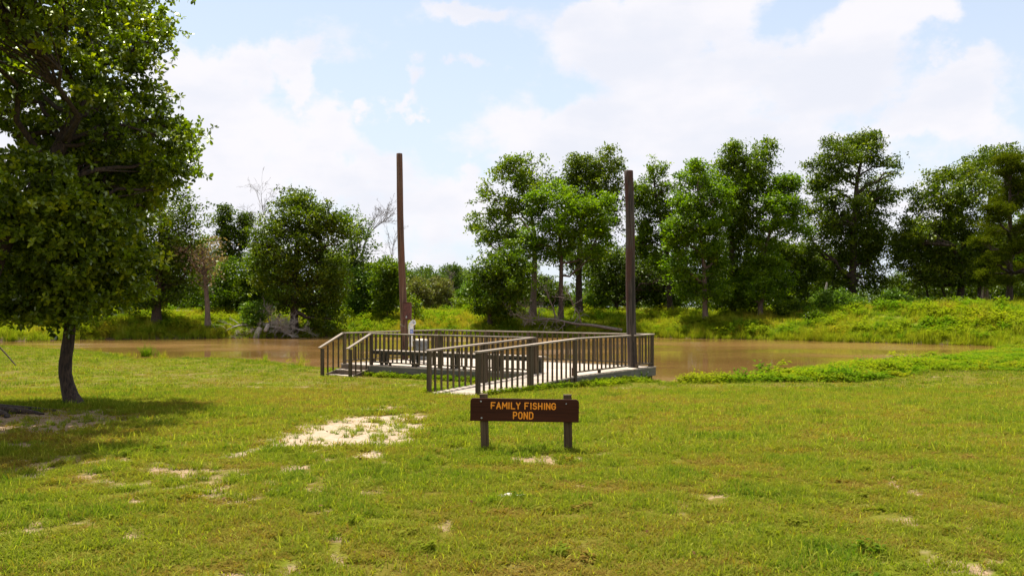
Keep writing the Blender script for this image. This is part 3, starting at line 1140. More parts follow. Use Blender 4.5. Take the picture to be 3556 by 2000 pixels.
OAK = np.array([(0, 0), (.45, .25), (.84, .21), (1, 0), (.84, -.21), (.45, -.25)])
LOBED = np.array([(0, 0), (.22, .09), (.50, .30), (.60, .13), (.84, .24), (1, 0), (.84, -.24), (.60, -.13), (.50, -.30), (.22, -.09)])
RHO = np.array([(0, 0), (.45, .24), (1, 0), (.45, -.24)])
NARROW = np.array([(0, 0), (.4, .10), (1, 0), (.4, -.10)])


def leaf_mesh(name, base, dirs, nrm, size, tint, shape=RHO, droop=.15):
    """base, dirs, nrm (N,3); size (N,)"""
    dirs = unit(dirs)
    side = unit(np.cross(nrm, dirs))
    up = np.cross(dirs, side)
    k = len(shape)
    al, wd = shape[:, 0], shape[:, 1]
    V = base[:, None, :] + size[:, None, None] * (al[None, :, None] * dirs[:, None, :] + wd[None, :, None] * side[:, None, :]
                                                 + (np.abs(wd) * .35 - droop * al ** 2)[None, :, None] * up[:, None, :])
    N = len(base)
    f = np.arange(N * k).reshape(N, k)
    return mesh_fixed(name, V.reshape(-1, 3), f, False, {'tint': np.repeat(tint, k)})


def crown_leaves(lobes, n_leaf, leaf, rng, clump=.45, per=26, shell=.45, shape=RHO, bottomcut=None, rosette=0, updown=.3, tintshift=0.0, outl=1.42):
    """lobes: list of (center(3), radii(3), density weight)"""
    C = np.array([l[0] for l in lobes], float)
    R = np.array([l[1] for l in lobes], float)
    Wt = np.array([(l[1][0] * l[1][1] * l[1][2]) ** (2 / 3) * l[2] for l in lobes])
    Wt /= Wt.sum()
    ncl = max(8, int(n_leaf / per))
    idx = rng.choice(len(lobes), ncl, p=Wt)
    d = unit(rng.normal(size=(ncl, 3)))
    r = shell + (1 - shell) * rng.random(ncl) ** .7
    r = np.where(rng.random(ncl) < .18, rng.random(ncl) ** .5 * shell, r)
    out_ = rng.random(ncl) < .20
    r = np.where(out_, rng.uniform(1.0, outl, ncl), r)
    wob = 1 + .16 * np.sin(d[:, 0] * 7 + idx * 1.3) * np.cos(d[:, 2] * 6 + idx)
    cc = C[idx] + d * R[idx] * (r * wob)[:, None]
    if bottomcut is not None:
        cc = cc[cc[:, 2] > bottomcut]
        ncl = len(cc)
    ctint = rng.normal(.0, .22, ncl)
    csz = clump * rng.uniform(.6, 1.3, ncl)
    if bottomcut is None:
        csz = np.where(out_, csz * .7, csz)
    m = rng.poisson(per * (csz / clump) ** 1.2 + 1)
    ci = np.repeat(np.arange(ncl), m)
    N = len(ci)
    if rosette:
        nro = max(1, N // rosette)
        rci = rng.choice(ncl, nro)
        rd = unit(rng.normal(size=(nro, 3)) * .8 + np.array([0, -.15, .75]))
        rp = cc[rci] + rng.normal(size=(nro, 3)) * (csz[rci] * .62)[:, None] * np.array([1, 1, .36])
        li = np.repeat(np.arange(nro), rosette)
        N = len(li)
        dirs = unit(unit(rng.normal(size=(N, 3))) + rd[li] * .55)
        nrm = rd[li] + rng.normal(size=(N, 3)) * .35
        base = rp[li] + dirs * leaf * .12
        tint = .42 + ctint[rci][li] + rng.normal(0, .10, nro)[li] + rng.normal(0, .12, N) + tintshift
    else:
        off = rng.normal(size=(N, 3)) * (csz[ci] * .5)[:, None] * np.array([1, 1, .6])
        base = cc[ci] + off
        dirs = unit(rng.normal(size=(N, 3)) + np.array([0, 0, -.15]))
        nrm = rng.normal(size=(N, 3)) + np.array([0, 0, updown * 2.5])
        tint = .42 + ctint[ci] + rng.normal(0, .14, N) + tintshift
    size = leaf * rng.uniform(.7, 1.25, N)
    return cc, base, dirs, nrm, size, np.clip(tint, 0, 1)


def bez(a, b, sag, rng, n=7, wob=.12):
    a, b = np.array(a, float), np.array(b, float)
    t = np.linspace(0, 1, n)[:, None]
    L = np.linalg.norm(b - a)
    mid = (a + b) / 2 + np.array([0, 0, sag * L]) + rng.normal(size=3) * wob * L * .5
    p = (1 - t) ** 2 * a + 2 * t * (1 - t) * mid + t ** 2 * b
    p[1:-1] += rng.normal(size=(n - 2, 3)) * wob * L * .07
    return p


def make_tree(label, base, trunk, r0, lobes, n_leaf, leaf, mat, bark, seed, cat='tree', name='tree', clump=.5, per=26, shape=RHO, limbs=True, twigs=.5, rosette=0,
              shell=.45, bottomcut=None, group=None, sides=8, tintshift=0.0, extra_paths=(), limb_r=.28, updown=.3, kmin=4, outl=1.42):
    """trunk: list of world points from the base up"""
    rng = np.random.RandomState(seed)
    o = empty(name, base, label, cat, group)
    B = np.array(tuple(base))
    cc, bs, dr, nm, sz, ti = crown_leaves(lobes, n_leaf, leaf, rng, clump, per, shell, shape, bottomcut, rosette, updown, tintshift, outl)
    me = leaf_mesh('crown', bs - B, dr, nm, sz, ti, shape)
    link('crown', me, mat, o)
    tp = np.array([tuple(p) for p in trunk], float)
    n = len(tp)
    tt = np.linspace(0, 1, 18)
    src = np.linspace(0, 1, n)
    path = np.stack([np.interp(tt, src, tp[:, k]) for k in range(3)], 1)
    for _ in range(1):
        path[1:-1] = (path[:-2] + 2 * path[1:-1] + path[2:]) / 4
    rad = r0 * (1 - .72 * tt)
    rad[0] *= 1.45; rad[1] *= 1.12
    paths = [(path, rad)]
    if limbs:
        for c, r, w_ in lobes:
            if w_ == 1.1:
                continue
            c = np.array(c, float)
            # start where the trunk is below the lobe centre
            k = int(np.clip(np.searchsorted(path[:, 2], c[2] - .55 * np.linalg.norm(c[:2] - path[-1, :2]) - .3) , kmin, 16))
            st = path[k]
            rr = min(rad[k] * .62, limb_r * r0 + .02 * np.linalg.norm(c - st)) * (.72 if sides >= 10 else 1)
            p = bez(st, c, .10, rng, 8, .45)
            paths.append((p, np.linspace(rr, rr * .28, 8)))
            near = cc[np.linalg.norm((cc - c) / np.array(r), axis=1) < 1.15]
            if len(near):
                m = max(2, int(len(near) * twigs * .35))
                for q in near[rng.choice(len(near), min(m, len(near)), replace=False)]:
                    j = rng.randint(3, 8)
                    paths.append((bez(p[j], q, -.03, rng, 5), np.linspace(max(rr * .33, .012), max(rr * .08, .005), 5)))
    for e in extra_paths:
        paths.append(e)
    if sides >= 10:
        tp2 = np.linspace(0, 1, 70)
        p2 = np.stack([np.interp(tp2, tt, path[:, k]) for k in range(3)], 1)
        r2 = np.interp(tp2, tt, rad) * (1 + .05 * (vnoise(tp2 * 30, tp2 * 3, 3) - .5))
        V, Fq = tube_data([(p2, r2)], 28)
        ring = V[0].reshape(70, 28, 3)
        cen = ring.mean(1, keepdims=True)
        th_ = np.arange(28)[None, :] / 28 * 6.283
        zz_ = np.arange(70)[:, None] * .22
        rid = 1 + .16 * (vnoise(np.abs(np.sin(th_ * 2.5 + .4 * np.sin(zz_))) * 3 + th_ * 2, zz_ * .55, 9) - .5) + .10 * (vnoise(th_ * 9, zz_ * .8, 12) - .5)
        flare = 1 + .55 * np.exp(-np.arange(70)[:, None] / 2.6) * np.clip(np.sin(th_ * 2 + 1.1) + .3 * np.sin(th_ * 5), 0, 1)
        V[0] = (cen + (ring - cen) * (rid * flare)[:, :, None]).reshape(-1, 3)
        V, Fq = tube_data(paths[1:], sides, V, Fq)
    else:
        V, Fq = tube_data(paths, sides)
    V = np.concatenate(V) - B
    link('trunk', mesh_fixed('trunk', V, np.concatenate(Fq), True), bark, o)
    return o


def L3(D, lst, depth=1.0, seed=0, spread=.0, sats=True):
    rr = random.Random(seed)
    out = []
    for l in lst:
        px, py, rx, ry = l[:4]
        wt = l[4] if len(l) > 4 else 1.0
        dd = l[5] if len(l) > 5 else rr.uniform(-spread, spread)
        if D < 20:
            rx, ry = rx * .86, ry * .86
            if px > 440:
                px -= 45
                l = (px,) + tuple(l[1:])
        if 60 < D < 120:
            rx, ry = rx * 1.0 + 1, ry * 1.0 + 1
        c = W(px, py, D + dd)
        sx, sy, sz = rx / F_PX * D, max(rx, ry) / F_PX * D * depth, ry / F_PX * D
        if 60 < D < 120:
            wt *= rr.uniform(.55, 1.35)
        out.append((tuple(c), (sx, sy, sz), wt))
        if 60 < D < 120 and rx > 24 and sats:
            for _ in range(3):
                a, e, q = rr.uniform(0, 6.283), rr.uniform(-.5, 1.3), rr.uniform(.9, 1.25)
                k = rr.uniform(.26, .42)
                out.append(((c[0] + sx * q * math.cos(a) * math.cos(e), c[1] + sy * q * math.sin(a) * math.cos(e), c[2] + sz * q * math.sin(e)), (sx * k, sy * k, sz * k), 1.1))
    return out


def gp(px, D):
    """ground point at photo column px and depth D"""
    x = (px - CX) / F_PX * D
    return Vector((x, D, gz(x, D)))


# --- near oak with the visible crooked trunk
bA = gp(258, 17.1)
trA = [bA + Vector((.03, 0, -.05)), W(234, 1335, 17.1), W(225, 1265, 17.1), W(241, 1195, 17.1), W(246, 1110, 17.1), W(246, 1020, 17.1), W(240, 930, 17.1), W(225, 820, 17.1), W(235, 700, 17.1), W(225, 560, 17.1)]
lobA = L3(17.1, [(110, 640, 150, 110, 1, -1.8), (60, 800, 170, 120, 1, -1.6), (330, 640, 150, 110, 1, .3), (300, 790, 160, 120, 1, -1.0), (210, 900, 190, 100, 1, -.8), (390, 900, 120, 100, 1, -.2),
                 (470, 960, 75, 70, .8, .2), (80, 980, 190, 90, 1, -.6), (310, 1000, 150, 70, 1, .1), (-120, 900, 170, 150, 1, 0), (-100, 700, 160, 150, 1, 0), (200, 740, 200, 140, .8, 1.2),
                 (420, 780, 110, 90, .8, .6), (120, 1060, 130, 55, .9, 0), (360, 1060, 90, 45, .7, .5), (60, 1100, 60, 35, .5, -.5), (225, 1115, 45, 40, .35, -.6), (315, 1090, 55, 40, .4, -.8),
                 (500, 1010, 60, 45, .6, .0), (180, 1010, 150, 60, 1, .6), (30, 1050, 120, 50, 1, .4), (250, 1060, 120, 45, .9, -.4), (400, 1020, 90, 50, .8, .4), (560, 900, 60, 60, .8, .2), (100, 1110, 70, 25, .5, .5), (240, 560, 140, 90, 1, -.3), (160, 480, 140, 90, .9, -.5)], .95)
deadA = []
make_tree('oak with a crooked dark trunk on the lawn left of the deck', bA, trA, .142, lobA, 98000, .096, M['leaf_oak'], M['bark'], 11, name='oak_tree',
          clump=.31, per=84, shape=OAK, rosette=7, twigs=.5, shell=.76, outl=1.15, sides=10, limb_r=.42, tintshift=.04, kmin=8)

# --- big oak whose trunk stands just outside the left edge
bB = gp(-95, 15.0)
trB = [bB + Vector((0, 0, -.1)), bB + Vector((-.05, .1, 1.2)), bB + Vector((.1, .3, 2.6)), bB + Vector((.7, .9, 4.2)), bB + Vector((1.2, 1.3, 5.6)), bB + Vector((1.5, 1.5, 7.4)), bB + Vector((1.6, 1.5, 9.0))]
lobB = L3(17.6, [(500, 640, 110, 80, 1.3), (430, 720, 110, 70, 1.2), (600, 700, 60, 60, 1.0), (380, 560, 120, 80, 1.1), (120, 230, 110, 60, 1.1, -2.2), (290, 240, 100, 50, 1.1, -2.2), (40, 330, 100, 50, 1.1, -2.4), (340, 350, 90, 50, 1.1, -2), (420, 460, 90, 60, 1.1, -1.5), (200, 350, 110, 50, .9), (330, 360, 90, 50, .9), (60, 300, 80, 50, .7), (480, 330, 70, 50, .8), (450, 200, 70, 60, .8), (590, 470, 95, 70, 1.2), (655, 530, 60, 70, 1.8), (660, 450, 45, 40, 1.4), (600, 400, 70, 50, 1.2), (620, 600, 80, 50, 1.4), (560, 590, 100, 80, 1), (640, 440, 50, 45, .8), (470, 520, 110, 80, 1), (500, 660, 90, 70, 1), (590, 660, 55, 45, .7), (430, 420, 120, 70, 1),
                 (590, 330, 60, 45, .8), (540, 240, 80, 60, .9), (600, 180, 50, 45, .8), (620, 95, 32, 42, .7), (540, 110, 70, 70, .9), (470, 60, 90, 80, 1), (380, 170, 110, 90, 1), (300, 60, 110, 70, 1),
                 (430, 290, 90, 50, .8), (120, 60, 150, 80, 1), (40, 190, 110, 90, 1), (200, 180, 90, 60, .8), (300, 290, 100, 50, .7), (90, 410, 140, 50, .7), (250, 420, 120, 60, .8),
                 (300, -80, 200, 110, 1), (100, -150, 260, 140, 1), (480, -60, 110, 80, 1), (-150, 60, 200, 160, 1), (-200, 350, 180, 150, 1), (-350, 200, 200, 200, 1), (-250, -120, 250, 160, 1),
                 (560, 760, 70, 60, .55, 2.0), (600, 560, 90, 70, .7, 1.5)], 1.0, 5, 1.0)
lobB += [((bB.x + a, bB.y + b, bB.z + c), (1.35, 1.35, 1.0), .9) for a, b, c in ((-2, -1, 6), (-.3, -2.4, 6.6), (1.5, -1.5, 7.0), (-1.5, 2, 6.5), (1.0, -2.8, 7.2), (-3, 0, 5), (2.0, .3, 7.4), (-2.2, -2.8, 6.2), (2.2, -2.4, 7.6))] + [((bB.x + a, bB.y + b, bB.z + c), (1.35, 1.35, 1.0), 1.1) for a, b, c in ((.8, -3.6, 7.6), (2.1, -3.6, 7.8), (-.8, -3.4, 7.2))]
make_tree('large oak reaching in from the left edge above and behind the crooked oak', bB, trB, .21, lobB, 180000, .100, M['leaf_oak'], M['bark'], 12, name='oak_tree',
          clump=.31, per=84, shape=OAK, rosette=7, twigs=.45, shell=.76, outl=1.15, sides=10, limb_r=.26, tintshift=-.02, kmin=7)

SH = .26
# --- far bank, left side
b = gp(544, 70)
make_tree('dark oak beyond the water, between the crooked oak and the brown leaved tree', b, [b, b + Vector((0, 0, 2.5)), b + Vector((.3, 0, 6)), b + Vector((.3, 0, 9.5))], .42,
          L3(70, [(560, 760, 110, 90), (620, 860, 85, 80), (500, 880, 120, 90), (640, 960, 65, 60), (570, 970, 110, 70), (450, 980, 120, 70), (650, 780, 45, 50, .6), (665, 840, 35, 30, .6), (500, 700, 90, 90), (400, 860, 110, 110),
                  (600, 1030, 70, 30, .6), (480, 1050, 100, 35, .6)], .9, 3, 1.5), 26000, SH, M['leaf_dark'], M['bark'], 21, name='oak_tree', clump=.7)
b = gp(723, 70)
brn = lambda pts, r: (np.array([tuple(p) for p in pts]), np.linspace(r, r * .3, len(pts)))
make_tree('tree with sparse dead brown leaves and a forked grey trunk on the far bank', b, [b, W(720, 1050, 70), W(712, 980, 70), W(707, 920, 70), W(700, 870, 70)], .24,
          L3(70, [(715, 935, 38, 40, .7), (690, 900, 45, 35, .6), (735, 960, 26, 50, .7), (700, 860, 50, 35, .5), (660, 880, 40, 40, .4), (745, 905, 25, 30, .4)], 1, 4, .5), 1500, .24, M['leaf_tan'], M['bark3'], 22,
          clump=.7, per=16, extra_paths=(brn([W(706, 950, 70), W(680, 930, 70), W(660, 900, 70), W(645, 880, 70), W(636, 850, 70)], .16), brn([W(712, 1000, 70), W(690, 985, 70), W(676, 975, 70)], .08)))
b = gp(820, 84)
make_tree('slender forked tree wrapped in vine, two leafy columns standing left of the round oak', b, [b, W(815, 1000, 84), W(812, 930, 84), W(808, 880, 84)], .3,
          L3(84, [(775, 745, 28, 26), (790, 800, 30, 36), (792, 860, 26, 36), (750, 770, 30, 18, .5), (735, 755, 14, 10, .5), (805, 910, 26, 30), (848, 770, 26, 22), (858, 800, 20, 26), (838, 830, 20, 34), (826, 880, 18, 36),
                  (860, 850, 24, 20, .5), (765, 890, 24, 28, .7), (835, 750, 16, 12, .5)], 1, 5, .4), 9000, SH, M['leaf_dark'], M['bark2'], 23, clump=.5)
b = gp(1022, 70.5)
make_tree('broad rounded dark green oak on the far bank beside the brush pile', b, [b, b + Vector((0, 0, 2)), W(1030, 900, 70.5), W(1035, 780, 70.5), W(1035, 710, 70.5)], .36,
          L3(70.5, [(1035, 700, 60, 38), (1000, 730, 65, 45), (1080, 740, 60, 45), (950, 790, 60, 55), (1040, 800, 95, 75), (1130, 800, 65, 60), (920, 860, 50, 65), (1000, 890, 100, 80), (1120, 890, 85, 80), (1170, 850, 40, 50, .7),
                   (960, 970, 70, 65), (1060, 980, 100, 75), (1150, 980, 55, 75), (1020, 1050, 60, 35), (1130, 1060, 70, 55), (1150, 1110, 60, 35, .8), (985, 1050, 45, 30, .7), (1100, 1110, 40, 30, .7), (1160, 760, 40, 30, .6)], .95, 6, 1.0),
          34000, SH, M['leaf_dark'], M['bark'], 24, name='oak_tree', clump=.6, tintshift=.10)
b = gp(1240, 80)
make_tree('thin grey green tree with brown twigs behind the right side of the round oak', b, [b, W(1232, 960, 80), W(1222, 860, 80), W(1212, 780, 80)], .22,
          L3(80, [(1215, 745, 30, 20, .5), (1225, 800, 45, 40, .5), (1250, 850, 40, 40, .5), (1215, 890, 45, 45, .6), (1270, 790, 25, 25, .3), (1235, 950, 45, 40, .8), (1255, 900, 40, 30, .5)], 1, 7, .6),
          4200, .25, M['leaf_mid'], M['deadwood2'], 25, clump=.7, twigs=2.0, tintshift=-.1)


def bare_tree(label, base, top_pts, r, seed, n1=14, spread=.9, name='dead_tree', cat='dead tree', mat=None, depth=3, low=.35, sides=5, zmin=None, drop=0.0):
    """recursive bare branches along a main stem path"""
    rng = np.random.RandomState(seed)
    o = empty(name, base, label, cat)
    stem = np.array([tuple(p) for p in top_pts], float)
    paths = []

    def grow(path, r0, lev):
        n = len(path)
        paths.append((path, np.linspace(r0, max(r0 * .25, .006), n)))
        if lev >= depth:
            return
        L = np.linalg.norm(path[-1] - path[0])
        for k in range(max(3, int(n1 / (1.7 ** lev)))):
            f = low + (1 - low) * rng.random() if lev == 0 else .2 + .8 * rng.random()
            i = f * (n - 1)
            i0 = int(min(i, n - 2))
            p = path[i0] + (path[i0 + 1] - path[i0]) * (i - i0)
            t = unit(path[i0 + 1] - path[i0])
            d = unit(t * .75 + rng.normal(size=3) * spread * .6 + np.array([0, 0, .18 - drop]))
            ln = L * rng.uniform(.22, .5) * (1.15 - .5 * f)
            q = p + d * ln
            if zmin is not None and q[2] < zmin:
                q[2] = zmin + rng.random() * .1
            pp = bez(p, q, .06 - drop * .3, rng, 6, .25)
            grow(pp, max(r0 * (1 - .7 * f) * .5, .008), lev + 1)
    tt = np.linspace(0, 1, 12)
    src = np.linspace(0, 1, len(stem))
    sp = np.stack([np.interp(tt, src, stem[:, k]) for k in range(3)], 1)
    grow(sp, r, 0)
    V, Fq = tube_data(paths, sides)
    V = np.concatenate(V) - np.array(tuple(base))
    link('branches', mesh_fixed('branches', V, np.concatenate(Fq), True), mat or M['deadwood2'], o)
    return o


b = gp(935, 82)
bare_tree('bare dead tree with grey twigs above the left shoulder of the round oak', b, [b, W(930, 960, 82), W(925, 820, 82), W(905, 690, 82)], .10, 31, 12, .8)
b = gp(1285, 82)
bare_tree('bare dead tree leaning right against the sky left of the reddish pole', b, [b, W(1262, 960, 82), W(1258, 860, 82), W(1290, 800, 82), W(1335, 765, 82)], .11, 32, 16, .7)
b = gp(1375, 86)
bare_tree('thin bare sapling just left of the reddish pole', b, [b, W(1366, 960, 86), W(1360, 880, 86), W(1368, 835, 86)], .09, 33, 8, .7)
b = gp(1570, 110)
bare_tree('rounded leafless grey thicket in the meadow gap right of the reddish pole', b, [b, W(1568, 1010, 110), W(1565, 960, 110)], .12, 34, 16, 1.2, name='dead_shrub', cat='shrub')


def shrub(label, px, D, lobes, n, mat, seed, leaf=.24, cat='shrub', name='shrub', clump=.5, tintshift=0.0, stem=.06, bark='bark2', shell=.4):
    b = gp(px, D)
    t = b + Vector((0, 0, 1.0))
    top = min(l[1] for l in lobes)
    return make_tree(label, b, [b, W(px, (top + HOR) / 2, D), W(px, top + 12, D)], stem, L3(D, lobes, 1.0, seed, .4), n, leaf, mat, M[bark], seed, cat, name, clump, twigs=.5, tintshift=tintshift, sides=5, shell=shell)


shrub('tall bushy undergrowth tree behind the brown leaved tree', 790, 78, [(770, 960, 60, 50), (800, 1020, 70, 60), (740, 1020, 50, 50), (840, 990, 60, 60), (770, 1065, 70, 35)], 11000, M['leaf_mid'], 41, tintshift=-.12)
shrub('loose green tree filling the gap left of the round oak', 895, 78, [(900, 930, 50, 55), (880, 1000, 55, 55), (920, 1030, 45, 50), (860, 930, 35, 40, .6), (870, 1060, 60, 35)], 8500, M['leaf_mid'], 42, tintshift=-.1)
shrub('dense shrubs under the dark oak behind the horizontal pale rail', 640, 84, [(620, 1010, 60, 50), (680, 1020, 50, 50), (560, 1030, 70, 40), (640, 1050, 90, 25), (700, 960, 40, 40, .6)], 8000, M['leaf_mid'], 43, tintshift=-.2)
shrub('dark shrub at the foot of the far left woods', 420, 84, [(430, 1030, 90, 50), (330, 1030, 90, 50), (250, 1040, 90, 45), (150, 1035, 90, 50), (60, 1040, 90, 45)], 14000, M['leaf_mid'], 44, tintshift=-.15)
shrub('green shrub on the left bank seen under the near oak crown', 55, 72, [(40, 1085, 60, 26), (90, 1100, 40, 22)], 2600, M['leaf_vine'], 45)
shrub('rounded mid green tree right of the round oak', 1262, 78, [(1250, 985, 50, 45), (1290, 1010, 45, 45), (1235, 1040, 45, 40), (1280, 1055, 50, 30), (1225, 980, 30, 40)], 9000, M['leaf_vine'], 46)
shrub('upright dark column shaped bush immediately left of the reddish pole', 1345, 76, [(1342, 925, 32, 24), (1345, 970, 40, 40), (1350, 1020, 42, 45), (1340, 1060, 40, 30), (1365, 955, 25, 25, .7)], 9000, M['leaf_mid'], 47, tintshift=.0)
shrub('far green tree crown behind the column shaped bush', 1320, 100, [(1320, 925, 50, 25), (1280, 935, 45, 25), (1370, 930, 40, 30), (1320, 960, 70, 30)], 5000, M['leaf_mid'], 48, leaf=.3)
shrub('pale olive shrub in the meadow right of the reddish pole', 1450, 92, [(1440, 985, 32, 24), (1470, 1010, 34, 28), (1430, 1030, 36, 30), (1480, 1045, 34, 20)], 4200, M['leaf_pale'], 49, tintshift=-.15)
shrub('yellow green shrub in the middle of the meadow gap', 1530, 94, [(1510, 985, 24, 20), (1540, 1010, 36, 26), (1500, 1030, 34, 26), (1560, 1045, 36, 18)], 4200, M['leaf_pale'], 50, tintshift=-.2)
shrub('compact bright green bush in the meadow gap', 1618, 88, [(1605, 1056, 30, 17), (1635, 1062, 26, 15)], 3000, M['leaf_mid'], 51, leaf=.2, tintshift=.2)
shrub('loose green bush at the left foot of the pale green tree group', 1640, 90, [(1640, 1015, 36, 34), (1615, 1030, 30, 26, .7)], 3500, M['leaf_vine'], 52, tintshift=-.1)
shrub('small feathery shrub by the foot of the reddish pole', 1440, 66, [(1436, 1060, 18, 22, .6), (1446, 1085, 20, 18, .6)], 900, M['leaf_mid'], 53, leaf=.18)
shrub('leafy green sapling growing out of the brush pile', 885, 70, [(885, 1075, 26, 22), (872, 1100, 24, 22), (900, 1095, 22, 26), (880, 1120, 20, 16)], 3000, M['leaf_vine'], 54, leaf=.2, tintshift=-.05)

# --- distant trees beyond the meadow gap
rr = random.Random(8)
names_far = ['far hazy tree above the column shaped bush', 'far hazy tree just right of the reddish pole', 'far hazy tree with two bumps near the reddish pole', 'far low hazy tree in the meadow gap',
             'far hazy tree behind the leafless thicket', 'far hazy tree nearest the pale green group', 'far hazy tree half hidden by the pale green group']
for k, (px, py, rx) in enumerate([(1340, 950, 50), (1430, 958, 42), (1475, 940, 44), (1520, 968, 34), (1565, 935, 40), (1615, 955, 38), (1650, 965, 40)]):
    D = 190 + 12 * (k % 3)
    b = gp(px, D)
    make_tree(names_far[k] + ', on the horizon', b, [b, W(px, 1040, D), W(px, py, D)], .3, L3(D, [(px, py, rx * .8, 18), (px - rx * .4, py + 22, rx * .7, 22), (px + rx * .4, py + 24, rx * .7, 24), (px, py + 50, rx * 1.1, 34), (px, py + 85, rx, 25)], 1, k, 1),
              4200, .6, M['leaf_far'], M['bark2'], 60 + k, clump=1.3, group='hazy trees on the horizon', sides=4, twigs=.1)

# --- right group on the far bank
D = 74
b = gp(1850, D + 3)
make_tree('tall sparse leaved tree at the left end of the far bank group', b, [b, W(1855, 960, D + 3), W(1860, 840, D + 3), W(1845, 740, D + 3), W(1800, 640, D + 3)], .3,
          L3(D + 3, [(1770, 570, 38, 28, .7), (1735, 600, 34, 24, .6), (1840, 555, 32, 20, .6), (1875, 560, 16, 28, .5), (1800, 610, 70, 40, .8), (1840, 650, 60, 40, .8), (1690, 665, 34, 22, .6), (1665, 700, 26, 18, .5), (1720, 690, 50, 34, .7),
                     (1655, 745, 22, 18, .5), (1770, 720, 60, 50, .8), (1700, 780, 55, 35, .6), (1690, 830, 45, 35, .6), (1780, 820, 70, 60, .9), (1900, 620, 30, 22, .5), (1930, 640, 25, 20, .4)], 1, 8, 1.0),
          11500, .28, M['leaf_mid'], M['bark3'], 71, clump=.55, twigs=1.0, tintshift=.14, shell=.5)
b = gp(1700, D - 2)
make_tree('dense low dark green tree at the left foot of the far bank group', b, [b, W(1705, 1020, D - 2), W(1710, 920, D - 2)], .25,
          L3(D - 2, [(1700, 920, 55, 50), (1670, 980, 45, 50), (1740, 960, 65, 60), (1690, 1040, 50, 50), (1750, 1040, 60, 50), (1720, 1085, 60, 28), (1780, 900, 50, 60), (1800, 990, 50, 60), (1680, 1070, 35, 30)], 1, 9, 1), 17000, .25,
          M['leaf_mid'], M['bark'], 72, clump=.55, tintshift=-.1)
b = gp(1948, D)
make_tree('bright green tree with an open branching crown left of the thick pole', b, [b, W(1948, 1000, D), W(1950, 900, D), W(1942, 820, D), W(1938, 740, D)], .24,
          L3(D, [(1930, 680, 75, 40, .9), (1870, 720, 55, 40, .8), (1985, 720, 60, 40, .9), (1900, 790, 80, 50, .9), (2060, 720, 60, 36, .9), (2100, 760, 36, 26, .7), (2020, 790, 80, 44, .9), (1850, 850, 60, 40, .8), (1990, 850, 70, 35, .7),
                 (2085, 830, 50, 36, .7), (2130, 700, 22, 16, .4), (1920, 880, 70, 30, .5), (2060, 880, 45, 25, .5), (2110, 690, 30, 20, .6)], 1, 10, 1.0),
          24000, .25, M['leaf_bright'], M['bark2'], 73, clump=.55, twigs=.8, tintshift=.02, shell=.4)
b = gp(2011, D + 5)
make_tree('tall dark green tree with a twin pointed top left of the thick pole', b, [b, W(2010, 980, D + 5), W(2012, 860, D + 5), W(2030, 720, D + 5), W(2060, 640, D + 5), W(2095, 570, D + 5)], .34,
          L3(D + 5, [(2005, 560, 38, 28), (1985, 600, 30, 28, .8), (2040, 600, 50, 40), (2110, 535, 24, 28), (2090, 575, 35, 35), (2130, 590, 34, 34), (2060, 650, 70, 45), (2125, 660, 40, 45), (1990, 650, 36, 34, .8), (2145, 700, 26, 34, .7),
                     (2130, 770, 34, 50, .7), (2020, 720, 60, 40, .7), (2050, 860, 60, 60, .5), (1990, 920, 50, 60, .5)], 1, 11, 1), 18000, .26, M['leaf_dark'], M['bark'], 74, clump=.55, twigs=.8, tintshift=.12)
b = gp(2330, D + 6)
make_tree('narrow open crowned tree immediately right of the thick pole, its dark trunk curving left', b, [b, W(2318, 960, D + 6), W(2320, 880, D + 6), W(2300, 790, D + 6), W(2280, 690, D + 6), W(2270, 600, D + 6)], .26,
          L3(D + 6, [(2268, 560, 18, 18, .6), (2262, 600, 28, 24, .8), (2300, 575, 26, 16, .5), (2240, 650, 38, 34, .9), (2300, 640, 36, 34, .8), (2270, 700, 50, 40, .9), (2330, 640, 18, 18, .5), (2235, 750, 50, 45, .9), (2310, 740, 46, 34, .7), (2350, 650, 14, 26, .4),
                     (2250, 830, 60, 50, .8), (2330, 820, 36, 40, .6), (2215, 690, 26, 34, .6), (2290, 900, 60, 50, .6), (2210, 850, 30, 50, .6)], 1, 12, 1), 15000, .26, M['leaf_mid'], M['bark'], 75, clump=.5, twigs=.9, tintshift=.02)
b = gp(2140, D + 10)
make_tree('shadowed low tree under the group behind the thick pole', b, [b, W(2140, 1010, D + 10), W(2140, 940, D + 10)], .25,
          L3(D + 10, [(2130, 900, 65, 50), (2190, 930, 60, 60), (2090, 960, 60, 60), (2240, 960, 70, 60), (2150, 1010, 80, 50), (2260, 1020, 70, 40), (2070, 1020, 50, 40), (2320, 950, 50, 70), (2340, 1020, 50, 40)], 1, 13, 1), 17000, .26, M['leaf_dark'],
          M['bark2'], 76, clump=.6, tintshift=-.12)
b = gp(2449, D - 2)
make_tree('bright green upright tree with a straight stem left of the shaded hollow', b, [b, W(2448, 1040, D - 2), W(2445, 900, D - 2), W(2430, 760, D - 2), W(2425, 640, D - 2)], .26,
          L3(D - 2, [(2425, 590, 48, 28), (2395, 630, 50, 34), (2460, 640, 50, 44), (2380, 700, 50, 40), (2440, 720, 70, 50), (2350, 690, 22, 22, .5), (2400, 790, 70, 50), (2470, 800, 50, 60), (2360, 850, 40, 50), (2420, 880, 80, 55), (2380, 940, 60, 45), (2490, 900, 50, 60), (2500, 690, 34, 40, .8), (2340, 800, 30, 40, .7),
                     (2450, 970, 80, 55), (2400, 1010, 60, 40), (2480, 1020, 50, 35)], 1, 14, 1), 38000, .24, M['leaf_bright'], M['bark3'], 77, clump=.5, tintshift=-.08, shell=.4)
b = gp(2543, D + 1)
